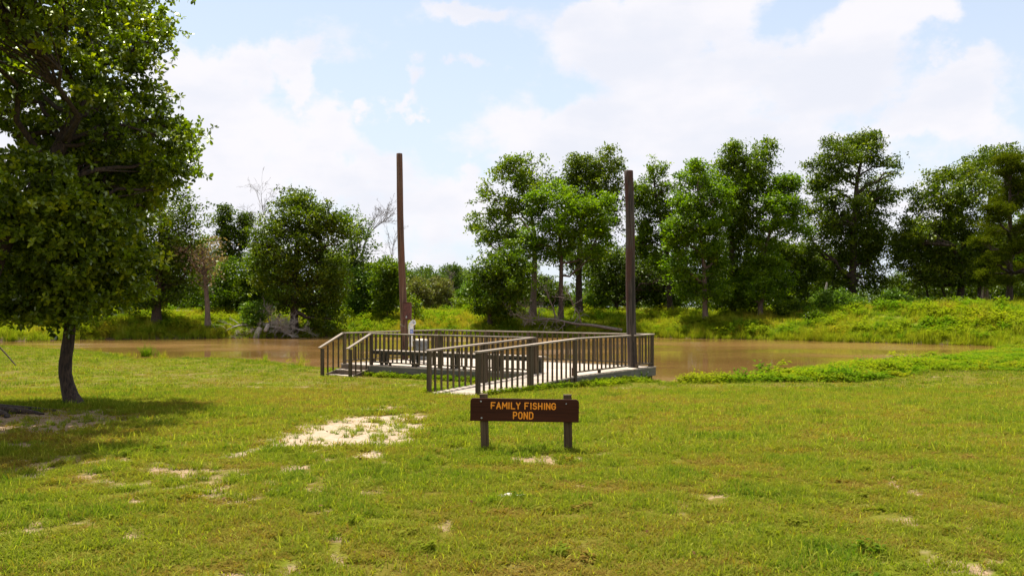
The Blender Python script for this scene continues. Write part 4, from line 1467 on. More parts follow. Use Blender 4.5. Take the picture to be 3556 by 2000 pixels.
make_tree('tallest tree of the far bank group, round tufted top leaning right', b, [b, W(2545, 1030, D + 1), W(2542, 900, D + 1), W(2545, 780, D + 1), W(2560, 660, D + 1), W(2590, 560, D + 1)], .36,
          L3(D + 1, [(2640, 505, 36, 22), (2670, 525, 26, 26, .8), (2560, 515, 34, 22), (2540, 545, 36, 26), (2600, 545, 45, 30), (2510, 580, 36, 30, .9), (2590, 610, 80, 45), (2640, 590, 45, 36), (2560, 680, 75, 50), (2640, 670, 45, 36, .8), (2530, 760, 60, 50),
                     (2610, 770, 60, 55, .8), (2550, 850, 65, 55), (2570, 940, 75, 60), (2530, 1020, 60, 45), (2600, 1030, 60, 40)], 1, 15, 1), 34000, .25, M['leaf_mid'], M['bark2'], 78, clump=.5, twigs=.7, tintshift=.05)
b = gp(2641, D - 1)
make_tree('bright green tree right of the tallest one, low over the shaded hollow', b, [b, W(2640, 1050, D - 1), W(2645, 940, D - 1), W(2670, 820, D - 1), W(2710, 700, D - 1)], .26,
          L3(D - 1, [(2740, 625, 34, 22), (2710, 660, 45, 30), (2760, 650, 24, 24, .7), (2690, 710, 50, 36), (2750, 720, 45, 40), (2700, 780, 60, 40), (2770, 790, 36, 36, .7), (2650, 860, 60, 40, .8), (2620, 940, 55, 40), (2680, 940, 60, 45), (2640, 1000, 60, 40),
                     (2580, 985, 40, 30), (2700, 1010, 40, 36)], 1, 16, 1), 30000, .24, M['leaf_bright'], M['bark3'], 79, clump=.5, tintshift=-.08)
b = gp(2770, D + 5)
make_tree('dark dense tree filling the right end of the far bank group', b, [b, W(2765, 1020, D + 5), W(2760, 900, D + 5)], .28,
          L3(D + 5, [(2740, 870, 60, 40), (2790, 920, 36, 50), (2750, 960, 70, 55), (2700, 900, 60, 60), (2790, 1000, 40, 45), (2740, 1030, 70, 40), (2680, 1010, 50, 50)], 1, 17, 1), 22000, .25, M['leaf_dark'], M['bark'], 80, clump=.55)
b = gp(2955, D + 6)
make_tree('large dark oak standing alone between the group and the right hand woods', b, [b, W(2960, 980, D + 6), W(2965, 860, D + 6), W(2970, 740, D + 6), W(2980, 620, D + 6), W(3000, 540, D + 6)], .42,
          L3(D + 6, [(3030, 475, 34, 20), (2975, 490, 40, 20), (2900, 500, 34, 20), (2940, 535, 80, 36), (3020, 540, 50, 40), (2870, 570, 50, 36), (3040, 500, 22, 24, .6), (2960, 610, 90, 45), (3090, 570, 30, 26, .8), (3110, 600, 22, 24, .7), (3125, 598, 12, 8, .4),
                     (2850, 640, 40, 40, .9), (3060, 660, 50, 45, .8), (2900, 710, 90, 55), (3020, 740, 70, 50), (3085, 690, 26, 26, .6), (2860, 780, 70, 55), (2960, 810, 90, 60), (3050, 830, 50, 60, .9), (2830, 850, 45, 50, .9), (2920, 890, 90, 55), (3020, 910, 70, 55),
                     (2870, 950, 50, 55), (2960, 980, 80, 45), (3040, 980, 50, 40)], 1, 18, 1.4), 48000, .26, M['leaf_dark'], M['bark'], 81, name='oak_tree', clump=.6, twigs=.7, tintshift=.06)
b = gp(3330, D + 4)
make_tree('wide dark oak at the right with several leaning trunks', b, [b, W(3340, 980, D + 4), W(3350, 880, D + 4), W(3340, 760, D + 4), W(3350, 660, D + 4)], .36,
          L3(D + 4, [(3330, 600, 60, 24), (3270, 620, 50, 26), (3390, 590, 50, 36), (3220, 670, 50, 36), (3300, 690, 80, 50), (3400, 670, 70, 60), (3200, 730, 45, 40), (3180, 810, 60, 40, .9), (3130, 830, 34, 30, .7), (3250, 790, 80, 55), (3350, 790, 90, 60), (3160, 880, 60, 45),
                     (3240, 890, 80, 50), (3340, 900, 90, 50), (3430, 860, 60, 80), (3180, 950, 60, 50, 1), (3280, 960, 80, 50, 1), (3380, 960, 80, 50, 1), (3460, 940, 60, 60, 1), (3120, 900, 40, 50, .8)], 1, 19, 1.4), 46000, .26, M['leaf_dark'], M['bark'], 82, name='oak_tree', clump=.55, twigs=.6, tintshift=.14,
          extra_paths=(brn([gp(3290, D + 4), W(3270, 990, D + 4), W(3235, 930, D + 4), W(3210, 870, D + 4)], .16), brn([gp(3400, D + 4), W(3402, 980, D + 4), W(3430, 930, D + 4), W(3440, 850, D + 4)], .2),
                       brn([gp(3230, D + 5), W(3215, 990, D + 5), W(3190, 930, D + 5)], .12)))
b = gp(3420, D + 8)
make_tree('tall leafy oak behind the cedar at the top right', b, [b, W(3425, 900, D + 8), W(3440, 700, D + 8), W(3450, 590, D + 8)], .3,
          L3(D + 8, [(3440, 545, 50, 28), (3400, 570, 36, 30), (3480, 540, 50, 36), (3550, 560, 60, 50), (3450, 640, 80, 60), (3540, 660, 70, 60), (3600, 600, 70, 70)], 1, 20, 1), 11000, .26, M['leaf_dark'], M['bark2'], 83, name='oak_tree', clump=.55, tintshift=.1)
# cedar: drooping horizontal sprays
b = gp(3506, D - 4)
D2 = D - 4
cl = []
rc = random.Random(3)
for k in range(46):
    f = k / 46
    y = 540 + 440 * f
    rr_ = 36 + 105 * f ** .8
    a = rc.uniform(-1, 1)
    cl.append((3515 + a * rr_, y + rc.uniform(-8, 8) + abs(a) * 16, 40, 10 + 5 * rc.random(), 1, rc.uniform(-1, 1) * rr_ / F_PX * D2 * .8))
make_tree('cedar with drooping layered branches at the right edge', b, [b, W(3508, 900, D2), W(3512, 700, D2), W(3515, 530, D2)], .26, L3(D2, cl, 1, 0, 0, False), 60000, .22, M['leaf_cedar'], M['bark'], 84, name='cedar_tree',
          clump=.35, shape=NARROW, twigs=.3, tintshift=.05, updown=.8)

# --- woods behind, low crowns seen in the gaps
rw_ = random.Random(77)
protos = []


def copy_tree(src, loc, rz, sc, label, group):
    r = src.copy()
    COL.objects.link(r)
    r.location = loc
    r.rotation_euler = (0, 0, rz)
    r.scale = (sc, sc, sc)
    r['label'] = label
    r['group'] = group
    for ch in src.children:
        c = ch.copy()
        COL.objects.link(c)
        c.parent = r
    return r


def proto(seed, mat, px, D, h):
    b = gp(px, D)
    rg = random.Random(seed)
    lob = []
    for k in range(15):
        a = rg.uniform(0, 6.28)
        z = rg.uniform(.05, .86)
        rad = h * (.12 + .30 * math.sin(min(1, z * 1.1) * math.pi) ** .6)
        q = rg.uniform(0, 1) * rad
        s = h * rg.uniform(.13, .2)
        lob.append(((b.x + q * math.cos(a), b.y + q * math.sin(a), b.z + z * h), (s, s, s * .75), 1))
    return make_tree('', b, [b, b + Vector((.1, 0, h * .4)), b + Vector((0, 0, h * .85))], .2, lob, 9000, .32, mat, M['bark2'], seed, clump=.7, sides=5, twigs=.2, tintshift=-.08)


back = [(2060, 104, 8, 'dim tree in the woods behind the bright open crowned tree'), (2210, 102, 9, 'dim tree in the woods seen just right of the thick pole foot'), (2310, 108, 9, 'dim tree in the woods behind the curved dark trunk'),
        (2850, 108, 8, 'dim tree in the woods left of the lone dark oak'), (3100, 106, 5, 'dim tree in the gap right of the lone dark oak'), (3180, 104, 5.5, 'dim tree in the gap left of the wide dark oak'),
        (3290, 100, 10, 'dim tree behind the leaning trunks of the wide dark oak'), (3400, 98, 10, 'dim tree behind the right side of the wide dark oak'), (3500, 98, 10, 'dim tree behind the cedar trunk'), (3600, 96, 11, 'dim tree at the right edge behind the cedar'),
        (1800, 108, 8, 'dim tree behind the dense low tree of the group'), (700, 96, 9, 'dim tree behind the brown leaved tree'), (600, 94, 9, 'dim tree behind the far left oak'), (880, 98, 9.5, 'dim tree between the vine wrapped tree and the round oak'),
        (480, 94, 9, 'dim tree in the woods above the shaded left bank'), (350, 92, 9, 'dim tree behind the crooked oak crown right of its trunk'), (200, 92, 9, 'dim tree behind the crooked oak crown left of its trunk'), (60, 92, 9, 'dim tree at the left edge beyond the meadow'),
        (1150, 98, 8, 'dim tree behind the round oak right side'), (2480, 106, 8, 'dim tree behind the bare straight stem'), (2660, 106, 8, 'dim tree behind the shaded hollow')]
for k, (px, D_, h, lab) in enumerate(back):
    if k < 3:
        t_ = proto(200 + k, (M['leaf_mid'], M['leaf_dark'], M['leaf_mid'])[k], px, D_, h)
        t_['label'] = lab
        t_['group'] = 'woods behind the far bank'
        protos.append((t_, h))
    else:
        p_, ph = protos[k % 3]
        copy_tree(p_, gp(px, D_), rw_.uniform(0, 6.28), h / ph, lab, 'woods behind the far bank')

# the wood far behind, one mass along the horizon
rfw = np.random.RandomState(8)
lobs = []
for k in range(150):
    px = -900 + 5400 * (k + rfw.random()) / 150
    Dk = 215 + rfw.uniform(0, 60)
    hh_ = rfw.uniform(4.0, 7.5) if 1380 < px < 1700 else rfw.uniform(5, 9)
    x_ = (px - CX) / F_PX * Dk
    g_ = gz(x_, Dk)
    lobs.append(((x_, Dk, g_ + hh_ * .45), (6.5, 6, hh_ * .6), 1))
cc, bs_, dr_, nm_, sz_, ti_ = crown_leaves(lobs, 90000, .95, rfw, 2.2, tintshift=-.05)
tag(link('distant_woods', leaf_mesh('distant_woods', bs_, dr_, nm_, sz_, ti_), M['leaf_far']), 'hazy mass of woods along the horizon far behind the pond', 'woods', None, 'stuff')

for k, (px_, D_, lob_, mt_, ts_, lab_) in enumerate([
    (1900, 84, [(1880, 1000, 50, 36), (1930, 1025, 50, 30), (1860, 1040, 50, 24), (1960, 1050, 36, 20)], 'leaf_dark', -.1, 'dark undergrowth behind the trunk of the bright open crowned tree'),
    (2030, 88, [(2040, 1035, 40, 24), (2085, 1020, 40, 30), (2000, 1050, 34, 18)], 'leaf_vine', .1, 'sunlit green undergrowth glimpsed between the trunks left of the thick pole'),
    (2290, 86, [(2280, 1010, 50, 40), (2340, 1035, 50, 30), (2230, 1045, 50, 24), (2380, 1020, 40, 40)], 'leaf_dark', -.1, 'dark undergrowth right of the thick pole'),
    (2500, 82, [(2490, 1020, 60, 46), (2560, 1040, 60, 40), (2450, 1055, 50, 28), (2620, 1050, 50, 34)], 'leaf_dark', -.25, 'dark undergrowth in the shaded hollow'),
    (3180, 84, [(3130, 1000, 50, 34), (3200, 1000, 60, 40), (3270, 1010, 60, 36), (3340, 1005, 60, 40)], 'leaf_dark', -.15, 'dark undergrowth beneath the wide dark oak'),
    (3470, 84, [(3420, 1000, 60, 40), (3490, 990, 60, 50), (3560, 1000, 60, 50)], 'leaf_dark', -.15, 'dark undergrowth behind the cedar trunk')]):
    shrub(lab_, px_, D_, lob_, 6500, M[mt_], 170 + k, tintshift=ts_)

# bank shrubs at right
for k, (lab, px, D_, lobes, n, mt, ts) in enumerate([
    ('low dark green bush half way down the right bank', 3060, 67.5, [(3050, 1098, 34, 12), (3080, 1106, 26, 10)], 2600, 'leaf_mid', .1),
    ('low bush among the orange flowers of the right bank', 3250, 67, [(3240, 1108, 30, 11), (3270, 1114, 26, 9)], 2200, 'leaf_mid', .15),
    ('small bush low on the right bank near the cedar side', 3420, 65, [(3410, 1120, 30, 12), (3440, 1128, 24, 10)], 2200, 'leaf_mid', .1),
    ('small dark bush on the bank left of the vine covered mound', 2840, 68, [(2835, 1098, 26, 12)], 1600, 'leaf_mid', .0),
    ('vine covered mound of bushes on the right bank below the lone dark oak', 2935, 71, [(2920, 1035, 34, 22), (2955, 1050, 34, 20), (2900, 1060, 26, 20), (2985, 1055, 22, 14)], 5200, 'leaf_vine', .05),
    ('leafy bush on the bank crest between the two dark oaks', 3110, 72, [(3090, 1030, 26, 22), (3125, 1040, 28, 22), (3105, 1060, 36, 18)], 4200, 'leaf_vine', -.15),
    ('dark green bush in front of the leaning trunks', 3325, 71, [(3320, 1052, 34, 18), (3350, 1068, 30, 16), (3300, 1070, 26, 14)], 4200, 'leaf_mid', .1),
    ('bush at the right edge of the bank', 3490, 70, [(3480, 1078, 28, 20), (3510, 1085, 30, 18), (3465, 1098, 20, 12)], 3600, 'leaf_vine', -.1),
    ('pale weedy shrub beside the stump', 2850, 73, [(2850, 1045, 24, 16), (2870, 1060, 22, 12)], 2200, 'leaf_vine', .1),
    ('shrub on the bank crest above the yellow weeds', 3225, 73, [(3215, 1060, 34, 14), (3250, 1070, 26, 12)], 2600, 'leaf_vine', -.2),
    ('bushy growth beside the shaded hollow', 2760, 71, [(2755, 1062, 36, 18), (2790, 1075, 26, 18), (2720, 1075, 30, 14)], 3600, 'leaf_mid', -.05),
    ('bright green bush glimpsed under the trees left of the thick pole', 2065, 84, [(2055, 1040, 36, 18), (2100, 1045, 30, 14)], 2600, 'leaf_vine', .2)]):
    shrub(lab, px, D_, lobes, n, M[mt], 120 + k, leaf=.2, clump=.35, tintshift=ts)

# vine stump
b = gp(2868, 72.5)
st_ = empty('tree_stump', b, 'pale broken stump wrapped with vine left of the lone dark oak', 'stump')
tube_obj('broken_stem', [([b, W(2866, 1020, 72.5), W(2872, 980, 72.5)], [.2, .15, .06])], M['deadwood'], st_, 8, b)
lo = L3(72.3, [(2858, 1030, 22, 22), (2850, 1055, 24, 16)])
cc, bs_, dr_, nm_, sz_, ti_ = crown_leaves(lo, 1500, .2, np.random.RandomState(5), .35)
link('vine', leaf_mesh('vine', bs_ - np.array(tuple(b)), dr_, nm_, sz_, ti_), M['leaf_vine'], st_)

# --- dead wood: brush pile, fallen tree, leaning stick, rail
b = gp(930, 69.5)
zw = -.22
bare_tree('pale log sloping down to the water out of the brush pile', b, [W(868, 1118, 70.5), W(960, 1140, 69.5), W(1000, 1158, 69), W(1022, 1172, 68.5)], .20, 141, 14, 1.3, 'fallen_log', 'log', M['deadwood'], 3, .1, zmin=zw)
b = gp(900, 69)
bare_tree('tangled heap of grey dead branches lying at the waters edge left of the deck', b, [W(905, 1120, 70), W(930, 1135, 69.4), W(1000, 1135, 69), W(1065, 1150, 68.5)], .10, 142, 34, 1.5, 'brush_pile', 'brush pile', M['deadwood'], 2, .0, zmin=zw)
bare_tree('left half of the dead branch heap, twigs trailing into the water', gp(870, 69), [W(910, 1125, 70), W(890, 1150, 69.2), W(860, 1165, 68.6), W(820, 1172, 68.2)], .08, 143, 30, 1.5, 'brush_pile', 'brush pile', M['deadwood'], 2, .0, zmin=zw)
bare_tree('long pale branch reaching left from the brush pile down to the water', gp(800, 69), [W(862, 1126, 69.5), W(820, 1132, 69), W(780, 1150, 68.6), W(722, 1170, 68.2)], .09, 144, 8, .9, 'dead_branch', 'branch', M['deadwood'], 2, .1, zmin=zw)
bare_tree('upright splayed dead limbs sticking up from the back of the brush pile', gp(925, 70.5), [W(905, 1120, 70.5), W(925, 1090, 70.5), W(945, 1062, 70.5)], .07, 145, 10, 1.1, 'dead_branch', 'branch', M['deadwood'], 3, .1)
for (a0, a1, r_, lab) in (((903, 1140), (888, 1176), .24, 'short pale stub of log standing in the water under the brush pile'), ((932, 1128), (922, 1150), .16, 'short pale log end in the middle of the brush pile')):
    p0, p1 = W(*a0, 68.9), W(*a1, 68.4)
    e_ = empty('fallen_log', p1, lab, 'log')
    tube_obj('log_body', [([p0, p0.lerp(p1, .5), p1, p1 + Vector((.0, -.02, -.03))], [r_, r_ * 1.05, r_ * .95, .01])], M['deadwood'], e_, 10, p1)

DF = 67.5
b = gp(2100, 71.0)
bare_tree('long grey fallen tree lying on the far bank behind the deck', b, [W(2160, 1147, 69.8), W(2050, 1128, 70.0), W(1990, 1124, 70.3), W(1920, 1106, 70.5), W(1870, 1110, 70.6), W(1815, 1112, 70.8)], .15, 151, 15, 1.3,
          'fallen_tree', 'fallen tree', M['deadwood2'], 3, .3)
bare_tree('bundle of upright dead branches in front of the bright open crowned tree', gp(1930, 71.5), [gp(1935, 71.5), W(1925, 1080, 71.5), W(1900, 1020, 71.5), W(1880, 980, 71.5)], .09, 152, 9, 1.0, 'dead_branch', 'branch', M['deadwood2'], 3, .05)
bare_tree('spray of pale dead twigs at the left end of the fallen tree', gp(1820, 71), [W(1860, 1125, 71), W(1820, 1105, 71), W(1785, 1090, 71)], .06, 153, 14, 1.5, 'dead_branch', 'branch', M['deadwood'], 3, .0)
bare_tree('pale twiggy branch at the foot of the right woods', gp(3440, 75), [W(3500, 1060, 75), W(3440, 1045, 75), W(3400, 1048, 75)], .09, 154, 12, 1.2, 'dead_branch', 'branch', M['deadwood'], 2, .0)
bare_tree('grey leafless brush behind the pale horizontal rail', gp(630, 86), [gp(630, 86), W(635, 1050, 86), W(640, 1010, 86)], .08, 155, 20, 1.4, 'dead_shrub', 'shrub', M['deadwood2'], 3, .1)

e_ = empty('rail_fence', gp(620, 80), 'pale horizontal pipe rail on thin posts beyond the far left bank', 'rail')
p0, p1 = W(550, 1078, 80), W(672, 1080, 80)
tube_obj('rail', [([p0, p0.lerp(p1, .5), p1], [.06, .06, .06])], M['deadwood'], e_, 8, gp(620, 80))
for f in (.02, .5, .98):
    q = p0.lerp(p1, f)
    tube_obj('post', [([Vector((q.x, q.y + .07, gz(q.x, q.y) - .2)), Vector((q.x, q.y + .07, q.z + .05))], [.05, .05])], M['deadwood2'], e_, 6, gp(620, 80))

a_, c_ = W(-60, 1142, 33), W(60, 1224, 33)
c_.z = gz(c_.x, c_.y) - .02
e_ = empty('leaning_stick', c_, 'thin bare branch slanting down to the grass at the left edge by the water', 'branch')
tube_obj('stick', [([c_, c_.lerp(a_, .35) + Vector((.0, 0, .03)), c_.lerp(a_, .7), a_], [.022, .028, .034, .04])], M['bark2'], e_, 6, c_)
# roots of the off-frame oak
rts = []
for k in range(5):
    a = -1.2 + k * .55
    q0 = Vector((bB.x, bB.y, gz(bB.x, bB.y) + .16))
    pts = []
    for j in range(7):
        f = j / 6
        x, y = q0.x + (.2 + 1.1 * f) * math.cos(a + .2 * math.sin(3 * f)), q0.y + (.2 + 1.1 * f) * math.sin(a + .2 * math.sin(3 * f))
        pts.append(Vector((x, y, gz(x, y) + .10 * (1 - f) - .015)))
    rts.append((pts, np.linspace(.10, .03, 7)))
for o in bpy.data.objects:
    if o.get('label', '').startswith('large oak reaching in'):
        tube_obj('roots', rts, M['bark'], o, 7, bB)

# small pale stone on the lawn
X, D_, _ = ong(1771, 1723)
st = empty('flat_stone', (X, D_, gz(X, D_)), 'small flat pale stone set flush in the lawn in front of the sign', 'stone')
rs = np.random.RandomState(2)
pr = []
V = []
ns = 14
for ring, (rad, z) in enumerate(((1.0, -.02), (1.0, .012), (.86, .022), (.4, .026), (.02, .027))):
    for k in range(ns):
        a = 2 * math.pi * k / ns
        w_ = 1 + .22 * math.sin(a * 2 + .5) + .10 * math.sin(a * 5)
        V.append((math.cos(a) * .115 * rad * w_, math.sin(a) * .085 * rad * w_, z + .004 * math.sin(a * 3 + ring)))
Fs = [[r * ns + k, r * ns + (k + 1) % ns, (r + 1) * ns + (k + 1) % ns, (r + 1) * ns + k] for r in range(4) for k in range(ns)]
link('stone_slab', mesh_fixed('stone_slab', V, Fs, True), plain_mat('pale_stone', (.55, .49, .40), .9, 0, .12, 25, .004), st)


# ------------------------------------------------------------------ grass and weeds (scattered)
def blade_mesh(name, n, rad, h, wd, rng, lean=.5, seg=3, broad=0.0, wvary=.4):
    V, F, bt = [], [], []
    for _ in range(n):
        a = rng.uniform(0, 2 * math.pi)
        r = rad * math.sqrt(rng.random())
        p = np.array([r * math.cos(a), r * math.sin(a), -.01])
        az_ = rng.uniform(0, 2 * math.pi)
        ln = h * rng.uniform(.5, 1.25)
        bend = lean * rng.uniform(.2, 1.4)
        d = np.array([math.cos(az_), math.sin(az_), 0])
        sd = np.array([-math.sin(az_ + rng.uniform(-.6, .6)), math.cos(az_), 0])
        w0 = wd * rng.uniform(1 - wvary, 1 + wvary)
        base = len(V)
        tv = rng.uniform(.7, 1.0) if rng.random() < .12 else rng.uniform(0, .3)
        for k in range(seg + 1):
            f = k / seg
            ang = bend * f * 1.3
            q = p + d * ln * f * math.sin(ang) + np.array([0, 0, ln * f * math.cos(ang * .8)])
            ww = w0 * (1 - f ** 1.6) * .5 if not broad else w0 * math.sin(math.pi * min(.98, f * .9 + .08)) * .5
            if k < seg:
                V += [q - sd * ww, q + sd * ww]
                bt += [tv, tv]
            else:
                V.append(q)
                bt.append(tv)
        for k in range(seg - 1):
            F.append((base + 2 * k, base + 2 * k + 1, base + 2 * k + 3, base + 2 * k + 2))
        F.append((base + 2 * (seg - 1), base + 2 * (seg - 1) + 1, base + 2 * seg))
    me = bpy.data.meshes.new(name)
    me.from_pydata([tuple(v) for v in V], [], F)
    at_ = me.attributes.new('blade', 'FLOAT', 'POINT')
    at_.data.foreach_set('value', np.asarray(bt, np.float32))
    return me


def weed_mesh(name, n, rad, h, leaf, rng, wid=.3):
    base, dirs, nrm = [], [], []
    V, F = [], []
    for _ in range(n):
        a = rng.uniform(0, 6.28)
        r = rad * math.sqrt(rng.random())
        hh = h * rng.uniform(.5, 1.2)
        ln = rng.normal(size=2) * .15
        for k in range(rng.randint(5, 9)):
            f = rng.uniform(.25, 1)
            p = np.array([r * math.cos(a) + ln[0] * f * hh, r * math.sin(a) + ln[1] * f * hh, hh * f])
            az_ = rng.uniform(0, 6.28)
            d = unit(np.array([math.cos(az_), math.sin(az_), rng.uniform(-.2, .7)]))
            s = np.cross(d, [0, 0, 1])
            s = s / (np.linalg.norm(s) + 1e-6)
            L = leaf * rng.uniform(.6, 1.2)
            b0 = len(V)
            V += [tuple(p), tuple(p + d * L * .5 + s * L * wid), tuple(p + d * L - np.array([0, 0, L * .25])), tuple(p + d * L * .5 - s * L * wid)]
            F.append((b0, b0 + 1, b0 + 2, b0 + 3))
        b0 = len(V)
        x0, y0 = r * math.cos(a), r * math.sin(a)
        V += [(x0 - .003, y0, 0), (x0 + .003, y0, 0), (x0 + ln[0] * hh, y0 + ln[1] * hh, hh)]
        F.append((b0, b0 + 1, b0 + 2))
    me = bpy.data.meshes.new(name)
    me.from_pydata(V, [], F)
    at_ = me.attributes.new('blade', 'FLOAT', 'POINT')
    at_.data.foreach_set('value', np.asarray(rng.uniform(0, .25, len(V)), np.float32))
    return me


def collection_of(name, meshes, mat):
    c = bpy.data.collections.new(name)
    for k, me in enumerate(meshes):
        me.materials.append(mat)
        o = bpy.data.objects.new('%s_%02d' % (name, k), me)
        c.objects.link(o)
    return c


def scatter(name, P, rot, scl, tint, coll, label, cat, seed=0):
    n = len(P)
    me = bpy.data.meshes.new(name)
    me.vertices.add(n)
    me.vertices.foreach_set('co', np.asarray(P, np.float32).ravel())
    a = me.attributes.new('rot', 'FLOAT_VECTOR', 'POINT'); a.data.foreach_set('vector', np.asarray(rot, np.float32).ravel())
    a = me.attributes.new('scl', 'FLOAT_VECTOR', 'POINT'); a.data.foreach_set('vector', np.asarray(scl, np.float32).ravel())
    a = me.attributes.new('tint', 'FLOAT', 'POINT'); a.data.foreach_set('value', np.asarray(tint, np.float32))
    a = me.attributes.new('pick', 'INT', 'POINT'); a.data.foreach_set('value', np.random.RandomState(seed).randint(0, 1000, n).astype(np.int32))
    o = link(name, me, None)
    ng = bpy.data.node_groups.new(name + '_nodes', 'GeometryNodeTree')
    ng.interface.new_socket('Geometry', in_out='INPUT', socket_type='NodeSocketGeometry')
    ng.interface.new_socket('Geometry', in_out='OUTPUT', socket_type='NodeSocketGeometry')
    N, Lk = ng.nodes, ng.links
    gi, go = N.new('NodeGroupInput'), N.new('NodeGroupOutput')
    ci = N.new('GeometryNodeCollectionInfo')
    ci.inputs['Collection'].default_value = coll
    ci.inputs['Separate Children'].default_value = True
    ci.inputs['Reset Children'].default_value = True
    ip = N.new('GeometryNodeInstanceOnPoints')
    ip.inputs['Pick Instance'].default_value = True

    def na(nm, ty):
        q = N.new('GeometryNodeInputNamedAttribute')
        q.data_type = ty
        q.inputs['Name'].default_value = nm
        return q.outputs['Attribute']
    Lk.new(gi.outputs[0], ip.inputs['Points'])
    Lk.new(ci.outputs[0], ip.inputs['Instance'])
    Lk.new(na('pick', 'INT'), ip.inputs['Instance Index'])
    Lk.new(na('rot', 'FLOAT_VECTOR'), ip.inputs['Rotation'])
    Lk.new(na('scl', 'FLOAT_VECTOR'), ip.inputs['Scale'])
    Lk.new(ip.outputs[0], go.inputs[0])
    md = o.modifiers.new('scatter', 'NODES')
    md.node_group = ng
    return tag(o, label, cat, None, 'stuff')


rg = np.random.RandomState(99)
c_lawn = collection_of('lawn_tuft', [blade_mesh('lawn_tuft', 26, .085, .066, .0072, rg, 1.05) for _ in range(7)], M['grass'])
c_far = collection_of('far_lawn_tuft', [blade_mesh('far_lawn_tuft', 30, .17, .065, .010, rg, .8, 2) for _ in range(5)], M['grass'])
c_tuft = collection_of('grass_clump', [blade_mesh('grass_clump', 40, .05, .115, .0055, rg, 1.1) for _ in range(5)], M['grass'])
c_tall = collection_of('tall_grass', [blade_mesh('tall_grass', 34, .22, .42, .022, rg, .55, 3) for _ in range(5)], M['weed'])
c_reed = collection_of('reed', [blade_mesh('reed', 22, .16, .55, .020, rg, .45, 3) for _ in range(5)], M['weed'])
c_weed = collection_of('weed', [weed_mesh('weed', 14, .25, .34, .13, rg) for _ in range(5)], M['weed'])
c_lweed = collection_of('low_weed', [weed_mesh('low_weed', 16, .20, .16, .075, rg) for _ in range(5)], M['weed'])
c_clover = collection_of('small_weed', [weed_mesh('small_weed', 9, .06, .05, .030, rg, .35) for _ in range(5)], M['grass'])


def deck_mask(x, y, pad=.0):
    """true where the deck, ramp or steps cover the ground"""
    rx, ry = x - A.x, y - A.y
    u = rx * U.x + ry * U.y
    v = rx * V_.x + ry * V_.y
    d = (u > -LEN - pad) & (u < pad) & (v > -pad) & (v < DEP + pad)
    r = (u > -1.40 - pad) & (u < pad) & (v > -RL - pad) & (v <= 0)
    s = (u > -LEN - .1) & (u < -LEN + 1.35) & (v > -.75) & (v <= 0)
    return d | r | s


def rand_field(n, y0, y1, seed, marg=1.06, xr=None):
    r = np.random.RandomState(seed)
    # even cover of a strip that widens with distance, with room to step sideways
    k, c = .6 * marg, 3.4
    q = r.random(n) * (k / 2 * (y1 ** 2 - y0 ** 2) + c * (y1 - y0)) + k / 2 * y0 ** 2 + c * y0
    y = (-c + np.sqrt(c * c + 2 * k * q)) / k
    hw = (k * y + c) / y
    x = (r.random(n) * 2 - 1) * hw * y
    return x, y, r


def lawn(name, n, y0, y1, coll, seed, smin, smax, label, tmul=1.0):
    x, y, r = rand_field(n, y0, y1, seed)
    s = pond_sdf(x, y)
    b_, _ = bare(x, y)
    fade = 1 - sstep(y, 24, 34)
    pr = 1 - sstep(b_ * fade + (vnoise(x * 8, y * 7, 5) - .5) * 1.1, .20, .34)
    pr = np.maximum(pr, .02)
    ym = np.interp(x, [-40, -20, -10, 20, 28, 34], [60, 58, 50, 48, 52, 53.5])
    keep = (r.random(n) < pr) & (s > .15) & (y < ym) & ~deck_mask(x, y)
    x, y, b_, s = x[keep], y[keep], b_[keep], s[keep]
    m = len(x)
    z = ground(x, y, s)
    rot = np.stack([r.normal(0, .12, m), r.normal(0, .12, m), r.random(m) * 6.28], 1)
    big = fbm(x * .35, y * .35, 61, 4)
    mid = fbm(x * 1.9, y * 1.9, 62, 3)
    fine = fbm(x * 7.0, y * 7.0, 63, 2)
    tall = np.clip(.8 + 1.0 * (mid - .45) + .5 * (big - .5) + 1.3 * (fine - .5), .40, 1.5)
    sc = r.uniform(smin, smax, m)
    scl = np.stack([sc, sc, sc * tall * (1 - .35 * np.clip(b_, 0, 1))], 1)
    edge = sstep(y, 20, 34)
    tint = .47 + (big - .5) * .85 + (mid - .5) * 1.1 + (fine - .5) * .5 - np.clip(b_, 0, 1) * .30 + r.normal(0, .15, m) + edge * .22
    dry = r.random(m) < .08
    tint = np.where(dry, .08, tint)
    tint = np.clip(tint, 0.02, 1)
    return scatter(name, np.stack([x, y, z - .004], 1), rot, scl, tint, coll, label, 'grass', seed)


lawn('near_lawn_grass', 84000, 3.0, 10.5, c_lawn, 1, .8, 1.3, 'short mown grass of the lawn nearest the viewer, in front of the sign')
lawn('middle_lawn_grass', 86000, 10.0, 22.0, c_lawn, 2, 1.15, 2.0, 'short mown grass between the sign and the fishing deck')
lawn('far_lawn_grass', 48000, 21.5, 58.0, c_far, 3, .9, 1.6, 'bright green grass of the lawn running to the near shore of the pond')
lawn('small_weeds', 700, 4.2, 16.0, c_clover, 4, .8, 1.7, 'tiny broad leaved weeds mixed in the near lawn')


